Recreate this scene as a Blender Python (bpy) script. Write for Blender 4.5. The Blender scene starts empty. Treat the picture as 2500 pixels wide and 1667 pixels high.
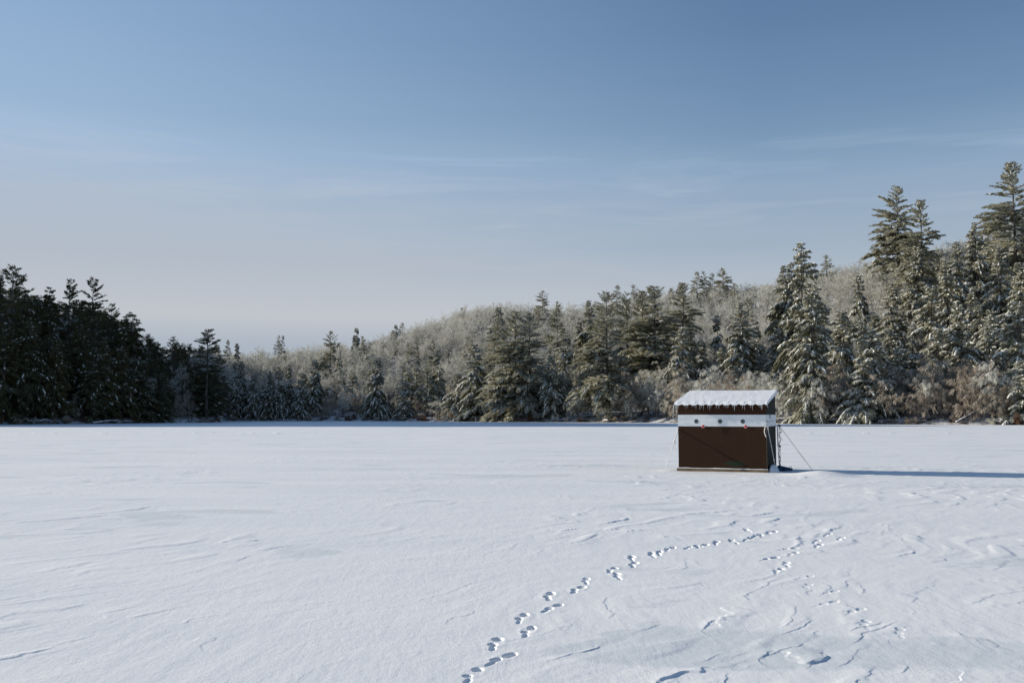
import bpy, bmesh, math, random
import numpy as np
from mathutils import Vector, Matrix

R = math.radians
SC = bpy.context.scene
COL = SC.collection
rng = random.Random(11)

# ------------------------------------------------------------------ camera, light, sky
EYE = 1.565
FPX = 2430.6                      # focal length in pixels of the 2500 px wide photograph (35 mm lens)
cam = bpy.data.cameras.new('camera'); camo = bpy.data.objects.new('camera', cam); COL.objects.link(camo)
cam.lens = 35.0; cam.sensor_width = 36.0; cam.clip_start = 0.05; cam.clip_end = 5000
camo.location = (0, 0, EYE)
camo.rotation_euler = (R(90) + math.atan(178.5 / FPX), 0, 0)
SC.camera = camo

SUN_EL, SUN_AZ = 17.0, -17.2       # light travels towards azimuth -17.2 deg (from +X), falling 17 deg
trav = Vector((math.cos(R(SUN_AZ)) * math.cos(R(SUN_EL)), math.sin(R(SUN_AZ)) * math.cos(R(SUN_EL)), -math.sin(R(SUN_EL))))
sl = bpy.data.lights.new('sun', 'SUN'); sl.energy = 5.0; sl.angle = R(0.5); sl.color = (1.0, 0.91, 0.76)
so = bpy.data.objects.new('sun', sl); COL.objects.link(so)
so.rotation_euler = trav.to_track_quat('-Z', 'Y').to_euler()

world = bpy.data.worlds.new('World'); SC.world = world; world.use_nodes = True
nt = world.node_tree; nt.nodes.clear()
def N(nt, t, **kw):
    n = nt.nodes.new(t)
    for k, v in kw.items():
        if k.startswith('i_'): n.inputs[k[2:].replace('_', ' ')].default_value = v
        else: setattr(n, k, v)
    return n
def L(nt, a, b): nt.links.new(a, b)
def math_node(nt, op, a, b=None, c=None, clamp=False):
    n = nt.nodes.new('ShaderNodeMath'); n.operation = op; n.use_clamp = clamp
    for i, v in enumerate((a, b, c)):
        if v is None: continue
        if isinstance(v, (int, float)): n.inputs[i].default_value = v
        else: nt.links.new(v, n.inputs[i])
    return n.outputs[0]
def ramp(nt, fac, stops, interp='LINEAR'):
    n = nt.nodes.new('ShaderNodeValToRGB'); n.color_ramp.interpolation = interp
    e = n.color_ramp.elements
    while len(e) < len(stops): e.new(0.5)
    for el, (p, c) in zip(e, stops):
        el.position = p; el.color = (c, c, c, 1) if isinstance(c, (int, float)) else (*c, 1)
    nt.links.new(fac, n.inputs[0]); return n.outputs[0]
def mix(nt, f, a, b, blend='MIX'):
    n = nt.nodes.new('ShaderNodeMix'); n.data_type = 'RGBA'; n.blend_type = blend
    for i, v in ((0, f), (6, a), (7, b)):
        if isinstance(v, (int, float)): n.inputs[i].default_value = v
        elif isinstance(v, tuple): n.inputs[i].default_value = (*v, 1)
        else: nt.links.new(v, n.inputs[i])
    return n.outputs[2]
sky = N(nt, 'ShaderNodeTexSky', sky_type='NISHITA')
sky.sun_disc = False; sky.sun_elevation = R(SUN_EL)
sd = -trav; sky.sun_rotation = math.atan2(sd.x, sd.y)
sky.altitude = 300; sky.air_density = 1.1; sky.dust_density = 0.5; sky.ozone_density = 3.8
tc = N(nt, 'ShaderNodeTexCoord')
sep = N(nt, 'ShaderNodeSeparateXYZ'); L(nt, tc.outputs['Generated'], sep.inputs[0])
el = math_node(nt, 'MULTIPLY', sep.outputs[2], 1.0)
# thin high veil of cloud: thicker towards the horizon, streaked
mp = N(nt, 'ShaderNodeMapping'); mp.inputs['Scale'].default_value = (1.6, 1.6, 16); L(nt, tc.outputs['Generated'], mp.inputs[0])
mp.inputs['Rotation'].default_value = (0, R(3), 0)
n1 = N(nt, 'ShaderNodeTexNoise'); n1.inputs['Scale'].default_value = 2.2; n1.inputs['Detail'].default_value = 6; n1.inputs['Roughness'].default_value = .55; n1.inputs['Distortion'].default_value = .4
L(nt, mp.outputs[0], n1.inputs[0])
base = ramp(nt, el, [(0.0, .97), (.08, .90), (.14, .78), (.20, .58), (.28, .18), (.36, .07), (.5, .0)])
thin = ramp(nt, n1.outputs[0], [(.3, .88), (.52, .99), (.72, 1.10)])
mpw = N(nt, 'ShaderNodeMapping'); mpw.inputs['Scale'].default_value = (1.5, 1.5, 15); mpw.inputs['Rotation'].default_value = (0, R(1.0), 0); L(nt, tc.outputs['Generated'], mpw.inputs[0])
n2 = N(nt, 'ShaderNodeTexNoise'); n2.inputs['Scale'].default_value = 2.6; n2.inputs['Detail'].default_value = 7; n2.inputs['Roughness'].default_value = .62; n2.inputs['Distortion'].default_value = .8
L(nt, mpw.outputs[0], n2.inputs[0])
wis = ramp(nt, n2.outputs[0], [(.50, 0.), (.74, .24)])
band = ramp(nt, el, [(.12, .0), (.19, 1.), (.245, 1.), (.275, .12), (.32, .0)])
dt = N(nt, 'ShaderNodeVectorMath', operation='DOT_PRODUCT'); L(nt, tc.outputs['Generated'], dt.inputs[0]); dt.inputs[1].default_value = (-.956, .292, 0)
sunward = ramp(nt, dt.outputs['Value'], [(.05, .0), (.62, .36)])      # the veil is brighter and thicker on the sunward side
veil = math_node(nt, 'ADD', math_node(nt, 'MULTIPLY', base, thin), math_node(nt, 'MULTIPLY', wis, band))
veil = math_node(nt, 'ADD', veil, sunward, clamp=True)
vcol = ramp(nt, el, [(0.0, (3.45, 4.0, 4.65)), (.068, (3.6, 4.1, 4.75)), (.095, (4.65, 4.9, 5.3)), (.15, (3.95, 4.4, 5.05)), (.2, (3.8, 4.45, 5.35)), (.25, (3.8, 4.75, 6.0)), (.45, (3.2, 4.75, 6.5))])
fin = mix(nt, veil, sky.outputs[0], vcol)
bg = N(nt, 'ShaderNodeBackground'); bg.inputs[1].default_value = 0.089; L(nt, fin, bg.inputs[0])
wo = N(nt, 'ShaderNodeOutputWorld'); L(nt, bg.outputs[0], wo.inputs[0])
SC.view_settings.view_transform = 'Standard'; SC.view_settings.look = 'None'
SC.view_settings.gamma = 1; SC.view_settings.exposure = 0.36
try:
    SC.cycles.max_bounces = 5; SC.cycles.diffuse_bounces = 3; SC.cycles.transparent_max_bounces = 4
except Exception: pass

# ------------------------------------------------------------------ materials
def new_mat(name):
    m = bpy.data.materials.new(name); m.use_nodes = True
    t = m.node_tree; b = t.nodes['Principled BSDF']
    return m, t, b
def noise(t, scale, detail=4, rough=.5, vec=None, dist=0):
    n = t.nodes.new('ShaderNodeTexNoise'); n.inputs['Scale'].default_value = scale; n.inputs['Detail'].default_value = detail
    n.inputs['Roughness'].default_value = rough; n.inputs['Distortion'].default_value = dist
    if vec is not None: t.links.new(vec, n.inputs[0])
    return n.outputs[0]
def coords(t, kind='Object', scale=(1, 1, 1), rot=(0, 0, 0)):
    c = t.nodes.new('ShaderNodeTexCoord'); m = t.nodes.new('ShaderNodeMapping')
    m.inputs['Scale'].default_value = scale; m.inputs['Rotation'].default_value = rot
    t.links.new(c.outputs[kind], m.inputs[0]); return m.outputs[0]
def bump(t, h, strength, dist, b):
    n = t.nodes.new('ShaderNodeBump'); n.inputs['Strength'].default_value = strength; n.inputs['Distance'].default_value = dist
    t.links.new(h, n.inputs['Height']); t.links.new(n.outputs[0], b.inputs['Normal'])

def mat_lake():
    m, t, b = new_mat('lake_snow')
    v = coords(t)
    st = coords(t, scale=(.10, .42, 1), rot=(0, 0, R(-20)))
    a = noise(t, 1.0, 6, .6, st)
    big = noise(t, .09, 3, .5, v)
    glaze = ramp(t, noise(t, 1.0, 4, .5, coords(t, scale=(.34, .50, 1), rot=(0, 0, R(-15))), .9), [(.60, 0.), (.635, 1.)])
    col = mix(t, ramp(t, a, [(.3, 0.), (.7, 1.)]), (.76, .785, .815), (.90, .90, .905))
    col = mix(t, ramp(t, big, [(.35, 0.), (.65, .45)]), col, (.80, .815, .84))
    col = mix(t, math_node(t, 'MULTIPLY', glaze, .55), col, (.60, .65, .69))
    t.links.new(col, b.inputs['Base Color'])
    b.inputs['Roughness'].default_value = .62
    b.inputs['Specular IOR Level'].default_value = .35
    g = math_node(t, 'ADD', math_node(t, 'MULTIPLY', noise(t, 14, 4, .7, v), 1.0), math_node(t, 'MULTIPLY', noise(t, 95, 2, .6, v), .35))
    rp = noise(t, 1.0, 5, .62, coords(t, scale=(7.5, 1.6, 1), rot=(0, 0, R(33))), .5)
    g = math_node(t, 'ADD', g, math_node(t, 'MULTIPLY', rp, 1.05))
    bump(t, g, .42, .009, b)
    return m
def mat_snow(name='snow', c=(.86, .875, .9), bs=60, bd=.01):
    m, t, b = new_mat(name); v = coords(t)
    t.links.new(mix(t, noise(t, 3, 4, .6, v), tuple(x * .93 for x in c), c), b.inputs['Base Color'])
    b.inputs['Roughness'].default_value = .7
    bump(t, noise(t, bs, 3, .6, v), .6, bd, b); return m
def mat_ground():
    m, t, b = new_mat('forest_floor'); v = coords(t)
    f = ramp(t, noise(t, .55, 8, .68, v), [(.44, 0.), (.56, 1.)])
    d = mix(t, noise(t, 2.5, 4, .6, v), (.035, .025, .016), (.14, .095, .06))
    t.links.new(mix(t, f, d, (.62, .63, .66)), b.inputs['Base Color'])
    b.inputs['Roughness'].default_value = .9; bump(t, noise(t, 1.2, 6, .7, v), .8, .3, b); return m
def mat_needles(name='needles', fmax=.92):
    m, t, b = new_mat(name); v = coords(t)
    oi = t.nodes.new('ShaderNodeObjectInfo'); g = t.nodes.new('ShaderNodeNewGeometry')
    base = mix(t, oi.outputs['Random'], (.052, .062, .026), (.095, .088, .034))
    base = mix(t, ramp(t, noise(t, .9, 3, .6, v), [(.4, 0.), (.7, .7)]), base, (.125, .10, .036))
    s = t.nodes.new('ShaderNodeSeparateXYZ'); t.links.new(g.outputs['Normal'], s.inputs[0])
    up = math_node(t, 'ABSOLUTE', s.outputs[2])
    fr = math_node(t, 'MULTIPLY', ramp(t, up, [(.25, .0), (.9, fmax)]), ramp(t, noise(t, 1.3, 5, .7, v), [(.30, .22), (.55, 1.)]))
    fc = mix(t, fr, base, (.76, .75, .63)); t.links.new(fc, b.inputs['Base Color'])
    tl = t.nodes.new('ShaderNodeBsdfTranslucent'); t.links.new(fc, tl.inputs[0]); mx = t.nodes.new('ShaderNodeMixShader'); mx.inputs[0].default_value = .30
    t.links.new(b.outputs[0], mx.inputs[1]); t.links.new(tl.outputs[0], mx.inputs[2]); t.links.new(mx.outputs[0], t.nodes['Material Output'].inputs[0])
    b.inputs['Roughness'].default_value = .75; b.inputs['Specular IOR Level'].default_value = .25; return m
def mat_twigs(name, lo, hi, tr=.35):
    m, t, b = new_mat(name); v = coords(t)
    oi = t.nodes.new('ShaderNodeObjectInfo')
    f = ramp(t, noise(t, .55, 4, .65, v), [(.30, 0.), (.62, 1.)])
    c = mix(t, f, lo, hi)
    c = mix(t, math_node(t, 'MULTIPLY', oi.outputs['Random'], .35), c, lo)
    t.links.new(c, b.inputs['Base Color']); b.inputs['Roughness'].default_value = .55
    tl = t.nodes.new('ShaderNodeBsdfTranslucent'); t.links.new(c, tl.inputs[0]); mx = t.nodes.new('ShaderNodeMixShader'); mx.inputs[0].default_value = tr
    t.links.new(b.outputs[0], mx.inputs[1]); t.links.new(tl.outputs[0], mx.inputs[2]); t.links.new(mx.outputs[0], t.nodes['Material Output'].inputs[0])
    return m
def mat_bark():
    m, t, b = new_mat('bark'); v = coords(t, scale=(1, 1, .25))
    f = ramp(t, noise(t, 4, 5, .7, v), [(.42, 0.), (.66, 1.)])
    t.links.new(mix(t, f, (.040, .033, .026), (.21, .19, .165)), b.inputs['Base Color'])
    b.inputs['Roughness'].default_value = .9; bump(t, noise(t, 9, 4, .7, v), .7, .05, b); return m
M = dict(lake=mat_lake(), snow=mat_snow(), tsnow=mat_snow('bough_snow', (.88, .87, .80), 8, .05), ground=mat_ground(), needles=mat_needles(), shade_needles=mat_needles('bare_shaded_needles', .10),  # second needle set: frost cut back, left wood's shade put into its colour
         frost=mat_twigs('frosted_twigs', (.33, .315, .26), (.83, .83, .775)), brown=mat_twigs('brown_twigs', (.21, .15, .10), (.64, .58, .49)),
         rust=mat_twigs('rusty_twigs', (.13, .055, .028), (.27, .17, .11)), bark=mat_bark())

# ------------------------------------------------------------------ mesh helpers
def raw_mesh(name, V, F4=None, F3=None, mats=(), mi=None, smooth=False):
    V = np.asarray(V, dtype=np.float32).reshape(-1, 3)
    n4 = 0 if F4 is None else len(F4); n3 = 0 if F3 is None else len(F3)
    me = bpy.data.meshes.new(name)
    me.vertices.add(len(V)); me.vertices.foreach_set('co', V.ravel())
    loops = []
    if n4: loops.append(np.asarray(F4, dtype=np.int32).ravel())
    if n3: loops.append(np.asarray(F3, dtype=np.int32).ravel())
    lp = np.concatenate(loops)
    me.loops.add(len(lp)); me.loops.foreach_set('vertex_index', lp)
    st = np.concatenate([np.arange(n4) * 4, n4 * 4 + np.arange(n3) * 3]).astype(np.int32)
    me.polygons.add(n4 + n3); me.polygons.foreach_set('loop_start', st)
    me.polygons.foreach_set('use_smooth', np.full(n4 + n3, smooth, dtype=bool))
    if mi is not None: me.polygons.foreach_set('material_index', np.asarray(mi, dtype=np.int32))
    me.update(calc_edges=True)
    for m in mats: me.materials.append(m)
    return me
def link(name, me, parent=None, loc=None):
    o = bpy.data.objects.new(name, me); COL.objects.link(o)
    if parent: o.parent = parent
    if loc is not None: o.location = loc
    return o
def tag(o, label=None, cat=None, group=None, kind=None):
    if label: o['label'] = label
    if cat: o['category'] = cat
    if group: o['group'] = group
    if kind: o['kind'] = kind
    return o
def empty(name, loc, rz=0):
    o = bpy.data.objects.new(name, None); COL.objects.link(o); o.location = loc; o.rotation_euler = (0, 0, rz); o.empty_display_size = .3
    return o

# 2-D gradient noise
_pr = np.random.RandomState(5); _perm = _pr.permutation(256); _perm = np.concatenate([_perm] * 3)
_ga = _pr.rand(256) * 2 * np.pi; _gx, _gy = np.cos(_ga), np.sin(_ga)
def pn(x, y, s=0):
    x = np.asarray(x, dtype=np.float64) + s * 17.31; y = np.asarray(y, dtype=np.float64) + s * 9.77
    xi = np.floor(x).astype(np.int64); yi = np.floor(y).astype(np.int64); xf = x - xi; yf = y - yi
    u = xf ** 3 * (xf * (xf * 6 - 15) + 10); v = yf ** 3 * (yf * (yf * 6 - 15) + 10)
    def g(ix, iy, dx, dy):
        h = _perm[_perm[ix & 255] + (iy & 255)]
        return _gx[h] * dx + _gy[h] * dy
    a = g(xi, yi, xf, yf); b = g(xi + 1, yi, xf - 1, yf); c = g(xi, yi + 1, xf, yf - 1); d = g(xi + 1, yi + 1, xf - 1, yf - 1)
    return (a + u * (b - a)) * (1 - v) + (c + u * (d - c)) * v          # about -0.7 .. 0.7
def fbm(x, y, o=4, s=0):
    r = 0; a = 1
    for i in range(o): r = r + a * pn(x * 2 ** i, y * 2 ** i, s + i); a *= .5
    return r
def sst(a, b, x): t = np.clip((x - a) / (b - a), 0, 1); return t * t * (3 - 2 * t)

# a point on the lake seen at photo pixel (px, py)
def onlake(px, py):
    Y = EYE * FPX / (py - 1012.0); return (px - 1250.0) / FPX * Y, Y

# ------------------------------------------------------------------ the frozen lake
HX, HY, HYAW = 4.634, 27.86, -0.392
HW, HD = 2.402, 1.854
prints = []   # (X, Y, angle, length, width, depth)
def z7(x, y): return 1000 + x * .5102, 1250 + y * .5104
T1 = [(400, 812), (310, 735), (455, 665), (415, 595), (570, 540), (540, 478), (690, 433), (665, 378), (805, 348), (840, 308), (985, 285), (965, 258), (1065, 233), (1055, 203),
      (1150, 187), (1185, 180), (1240, 160), (1350, 152), (1395, 147), (1455, 132), (1530, 126), (1610, 118), (1655, 104), (1722, 86), (1600, 76)]
T2 = [(1750, 262), (1785, 232), (1715, 207), (1820, 185), (1810, 162), (1940, 148), (1930, 128), (2045, 115), (1985, 97), (1880, 295), (1885, 335), (1995, 365), (1985, 415), (2115, 450), (2150, 508), (2310, 545)]
prs = random.Random(3)
for i, (a, b) in enumerate(T1 + T2):
    X, Y = onlake(*z7(a, b)); k = i < len(T1)
    ang = R(74 if k else 60) + prs.uniform(-.35, .35)
    d = .040 if k else (.020 if i < len(T1) + 9 else .007)
    d *= prs.uniform(.65, 1.2)
    prints.append((X, Y, ang, prs.uniform(.09, .15), .044, d, prs.random()))
def lake_h(X, Y):
    d = np.hypot(X, Y)
    h = .014 * fbm(X / 9 + .3, Y / 14, 3, 1) * np.clip(Y / 15, .3, 1.6)
    dxh, dyh = X - HX - .6, Y - HY - .4
    h = h * (1 - np.exp(-(dxh ** 2 + dyh ** 2) / 9.0))
    ca, sa = math.cos(R(57)), math.sin(R(57))
    wx = X + .6 * pn(X / 1.9, Y / 1.9, 31); wy = Y + .6 * pn(X / 1.9, Y / 1.9, 37)
    u = wx * ca + wy * sa; v = -wx * sa + wy * ca
    # wind-carved crust: shallow ramps that end in small ragged steps on the lee side
    q = -v / .80 + 2.1 * fbm(u / 5.5, v / 2.6, 3, 7) + .16 * fbm(X * 3.3, Y * 3.3, 3, 9)
    fr = q - np.floor(q)
    wq = np.clip(d * d / 2500.0, .018, .5)          # width of the step edge, never finer than the mesh there
    mask = sst(-.10, .30, fbm(X / 4.5 + 4, Y / 6.5, 2, 21)) + .35 * sst(.0, .32, pn(X / 1.9, Y / 3.1, 25)) + .12
    seg = sst(.0, .34, pn(u / .8, v / .30, 51))
    fade = 1 - sst(28, 60, d)
    saw = fr - sst(1 - wq / .80, 1.0, fr)
    h = h + .0062 * mask * fade * saw * (.16 + 1.25 * seg) * (.62 + d / 20)
    q2 = -v / .33 + 2.6 * fbm(u / 2.4, v / 1.1, 3, 61) + .2 * fbm(X * 6, Y * 6, 2, 63); fr2 = q2 - np.floor(q2)
    m2 = sst(-.20, .25, fbm(X / 3.2 + 9, Y / 4.5, 2, 71)) * sst(-.05, .3, pn(u / .8, v / .3, 73))
    h = h + .0042 * m2 * fade * (fr2 - sst(1 - np.minimum(wq / .33, .9), 1.0, fr2))
    h = h + .0022 * fade * fbm(u * 1.1, v * 3.6, 3, 81)
    for (px, py, an, ln, wd, dp, rr) in prints:
        w = (np.abs(X - px) < .7) & (np.abs(Y - py) < .7)
        if not w.any(): continue
        x = X[w] - px; y = Y[w] - py; c, s = math.cos(an), math.sin(an)
        a = x * c + y * s; b = -x * s + y * c
        jit = .34 * pn(X[w] * 11, Y[w] * 11, 3) + .16 * pn(X[w] * 31, Y[w] * 31, 6)
        e1 = np.sqrt(((a - .065) / (ln * .50)) ** 2 + ((b + .010) / (wd * .84)) ** 2) + jit
        e2 = np.sqrt(((a + .085) / (ln * .36)) ** 2 + ((b - .014) / (wd * .70)) ** 2) + jit
        e3 = np.sqrt((a / (ln * 1.25)) ** 2 + (b / (wd * 1.5)) ** 2)
        # a scuffed toe-drag behind the print
        e4 = np.sqrt(((a + .20) / .07) ** 2 + ((b + .03 * (rr - .5)) / .022) ** 2) + jit
        hh = h[w]
        hh += dp * .035 * np.exp(-((e3 - .95) / .28) ** 2) * (1 + 1.2 * pn(X[w] * 14, Y[w] * 14, 5))
        hh -= dp * (1 - sst(.72, 1.05, e1)); hh -= dp * .75 * (1 - sst(.7, 1.1, e2)); hh -= dp * .35 * (1 - sst(.6, 1.1, e4))
        h[w] = hh
    # an old trail of lumps right across the lake, far out
    far = (np.abs(Y - 84.5 - .02 * X) < 3)
    if far.any():
        t = sst(.05, .35, pn(X[far] * 1.6, Y[far] * .2, 91)) * np.where((X[far] < -15) | (X[far] > 22), 1, .25)
        h[far] += .055 * t * np.exp(-((Y[far] - 84.5 - .02 * X[far]) / 1.2) ** 2)
    # drift built up round the hut
    dx, dy = X - HX, Y - HY; c, s = math.cos(HYAW), math.sin(HYAW)
    hu = dx * c + dy * s; hv = -dx * s + dy * c
    ex = np.clip(np.maximum(-hu, hu - HW), 0, None); ey = np.clip(np.maximum(-hv, hv - HD), 0, None)
    dd = np.hypot(ex, ey)
    near = np.exp(-((dd - .22) / .28) ** 2)
    side = .4 + .6 * sst(.2, 1.4, hu)
    h = h + .018 * near * side * (1 + .9 * pn(X * 1.4, Y * 1.4, 41))
    # long low drift tailing off to the right in front of the shadow
    h = h + .125 * np.exp(-((hv + .62) / .65) ** 2) * sst(2.7, 3.9, hu) * (1 - sst(3.8, 5.0, hu))
    h = h + .03 * np.exp(-((hu + .35) / .25) ** 2 - ((hv - .1) / .35) ** 2)
    return h
def build_lake():
    # one sheet in rings round the camera: finest where the picture sees it closest
    th = np.concatenate([np.linspace(-180, -34, 50)[:-1], np.linspace(-34, 34, 1750), np.linspace(34, 180, 50)[1:-1]])
    th = np.radians(th)
    ypx = np.linspace(800, 34, 760); rr = np.concatenate([[.4, 1.5, 3, 4], EYE * FPX / ypx, np.geomspace(115, 1500, 50)])
    A, B = np.meshgrid(rr, th, indexing='ij')
    X = A * np.sin(B); Y = A * np.cos(B)
    Z = lake_h(X.ravel(), Y.ravel()).reshape(X.shape)
    Z = np.where(A > 140, Z * .2, Z)
    nr, nc = X.shape
    V = np.stack([X, Y, Z], -1).reshape(-1, 3)
    i = np.arange(nr - 1)[:, None] * nc; j = np.arange(nc)[None, :]; j2 = (j + 1) % nc
    F = np.stack([i + j, i + nc + j, i + nc + j2, i + j2], -1).reshape(-1, 4)
    V = np.vstack([V, [[0, 0, V[:nc, 2].mean()]]])
    F3 = np.stack([np.full(nc, len(V) - 1), np.arange(nc), (np.arange(nc) + 1) % nc], -1)
    me = raw_mesh('frozen_lake', V, F[:, ::-1], F3[:, ::-1], [M['lake']], smooth=True)
    tag(link('frozen_lake', me), kind='structure')
build_lake()

# ------------------------------------------------------------------ the land round the lake
def tab(*p): a = np.array(p, float); return a[:, 0], a[:, 1]
SH = tab((-6000, 125), (-1500, 130), (-500, 142), (0, 158), (200, 168), (400, 187), (541, 206), (547, 243), (960, 241), (1000, 236), (1300, 211), (1550, 200), (1800, 182), (2000, 166), (2300, 156), (2500, 150), (3600, 120), (8000, 80))
Y1 = tab((-6000, 200), (-400, 205), (0, 270), (541, 270), (547, 335), (700, 335), (850, 345), (960, 360), (1050, 380), (1150, 400), (1350, 390), (1500, 380), (1800, 370), (2043, 350), (2300, 320), (2500, 300), (8000, 260))
G1 = tab((-6000, 38), (-1500, 47), (-500, 52), (-200, 38), (-45, 30), (100, 23), (256, 16), (400, 8), (541, 8), (547, 15.5), (600, 13.5), (700, 14.5), (850, 17), (960, 21.5), (1050, 28), (1150, 35), (1200, 36.5), (1350, 34), (1500, 35), (1610, 38.5), (1800, 39.5), (1900, 41), (2043, 43.5), (2130, 44.5), (2300, 47), (2500, 50), (3600, 55), (8000, 50))
def px_of(X, Y): return 1250 + FPX * X / Y
def shoreY(px): return np.interp(px, *SH)
def ground(X, Y):
    X = np.asarray(X, float); Y = np.asarray(Y, float)
    px = px_of(X, Y); y0 = shoreY(px); y1 = np.interp(px, *Y1); g = np.interp(px, *G1)
    s = np.clip((Y - y0) / (y1 - y0), 0, 1)
    prof = .25 * s + .75 * s * s * (3 - 2 * s)
    g = g * np.where(px < -45, 1 - .34 * sst(212, 280, Y) * sst(-45, -500, px) if False else 1 - .34 * sst(212, 280, Y) * np.clip((-45 - px) / 400, 0, 1), 1)
    back = np.where(px < 545, sst(270, 335, Y) * np.interp(px, [-6000, 256, 400, 545], [-2, 1, 5, 7]), -sst(0, 160, Y - y1) * 14)
    h = g * prof + back + .75 * sst(0, 5, Y - y0) + 1.1 * fbm(X / 22, Y / 22, 3, 2) * sst(0, 25, Y - y0)
    return h - .6 * (1 - sst(-4, 1.2, Y - y0 + 1.2 * pn(X / 4, Y / 4, 77)))
def build_land():
    q = np.concatenate([np.linspace(-2.6, -.62, 40)[:-1], np.linspace(-.62, .62, 360), np.linspace(.62, 1.6, 25)[1:]])
    s = np.concatenate([np.linspace(-5, 6, 14), np.geomspace(7.5, 560, 90)])
    Q, S = np.meshgrid(q, s, indexing='xy')
    P = 1250 + FPX * Q; Yg = shoreY(P) + S; Xg = Q * Yg
    Z = ground(Xg, Yg)
    nr, nc = Q.shape
    i = np.arange(nr - 1)[:, None] * nc; j = np.arange(nc - 1)[None, :]
    F = np.stack([i + j, i + j + 1, i + nc + j + 1, i + nc + j], -1).reshape(-1, 4)
    me = raw_mesh('hills', np.stack([Xg, Yg, Z], -1), F, None, [M['ground']], smooth=True)
    tag(link('hills', me), kind='structure')
build_land()

# ------------------------------------------------------------------ trees
def unit(v): return v / np.maximum(np.linalg.norm(v, axis=-1, keepdims=True), 1e-9)
class Geo:
    def __init__(s): s.V = []; s.F4 = []; s.F3 = []; s.m4 = []; s.m3 = []; s.n = 0
    def add(s, V, F4=None, F3=None, m=0):
        V = np.asarray(V).reshape(-1, 3)
        if F4 is not None and len(F4): s.F4.append(np.asarray(F4) + s.n); s.m4.append(np.full(len(F4), m))
        if F3 is not None and len(F3): s.F3.append(np.asarray(F3) + s.n); s.m3.append(np.full(len(F3), m))
        s.V.append(V); s.n += len(V)
    def kites(s, P, D, W, Ln, Wd, droop, m=0, mid=.5):
        """leaf-shaped pieces: root P, direction D, side W, length, width; the tip hangs lower by droop"""
        n = len(P); Ln = Ln[:, None]; Wd = Wd[:, None]
        dz = np.zeros((n, 3)); dz[:, 2] = 1
        a = P + D * Ln * mid + W * Wd * .5; b = P + D * Ln * mid - W * Wd * .5
        t = P + D * Ln - dz * (droop[:, None] * Ln)
        V = np.stack([P, a, t, b], 1); i = np.arange(n) * 4
        s.add(V, np.stack([i, i + 1, i + 2, i + 3], 1), None, m)
    def prisms(s, A, B, ra, rb, m=0, k=3, sides=None):
        """tapered rods from A to B"""
        n = len(A); d = unit(B - A); h = np.where(np.abs(d[:, 2:3]) > .9, [[1., 0, 0]], [[0, 0, 1.]])
        u = unit(np.cross(d, h)); v = np.cross(d, u); V = []
        for (C, r) in ((A, ra), (B, rb)):
            for j in range(k):
                an = 2 * math.pi * j / k; V.append(C + (u * math.cos(an) + v * math.sin(an)) * r[:, None])
        V = np.stack(V, 1); i = np.arange(n)[:, None] * 2 * k
        F = np.concatenate([np.stack([i[:, 0] + j, i[:, 0] + (j + 1) % k, i[:, 0] + k + (j + 1) % k, i[:, 0] + k + j], 1) for j in range(k)])
        s.add(V, F, None, m)
    def mesh(s, name, mats, smooth=False):
        F4 = np.concatenate(s.F4) if s.F4 else None; F3 = np.concatenate(s.F3) if s.F3 else None
        mi = np.concatenate(s.m4 + s.m3)
        return raw_mesh(name, np.concatenate(s.V), F4, F3, mats, mi, smooth)

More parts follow.
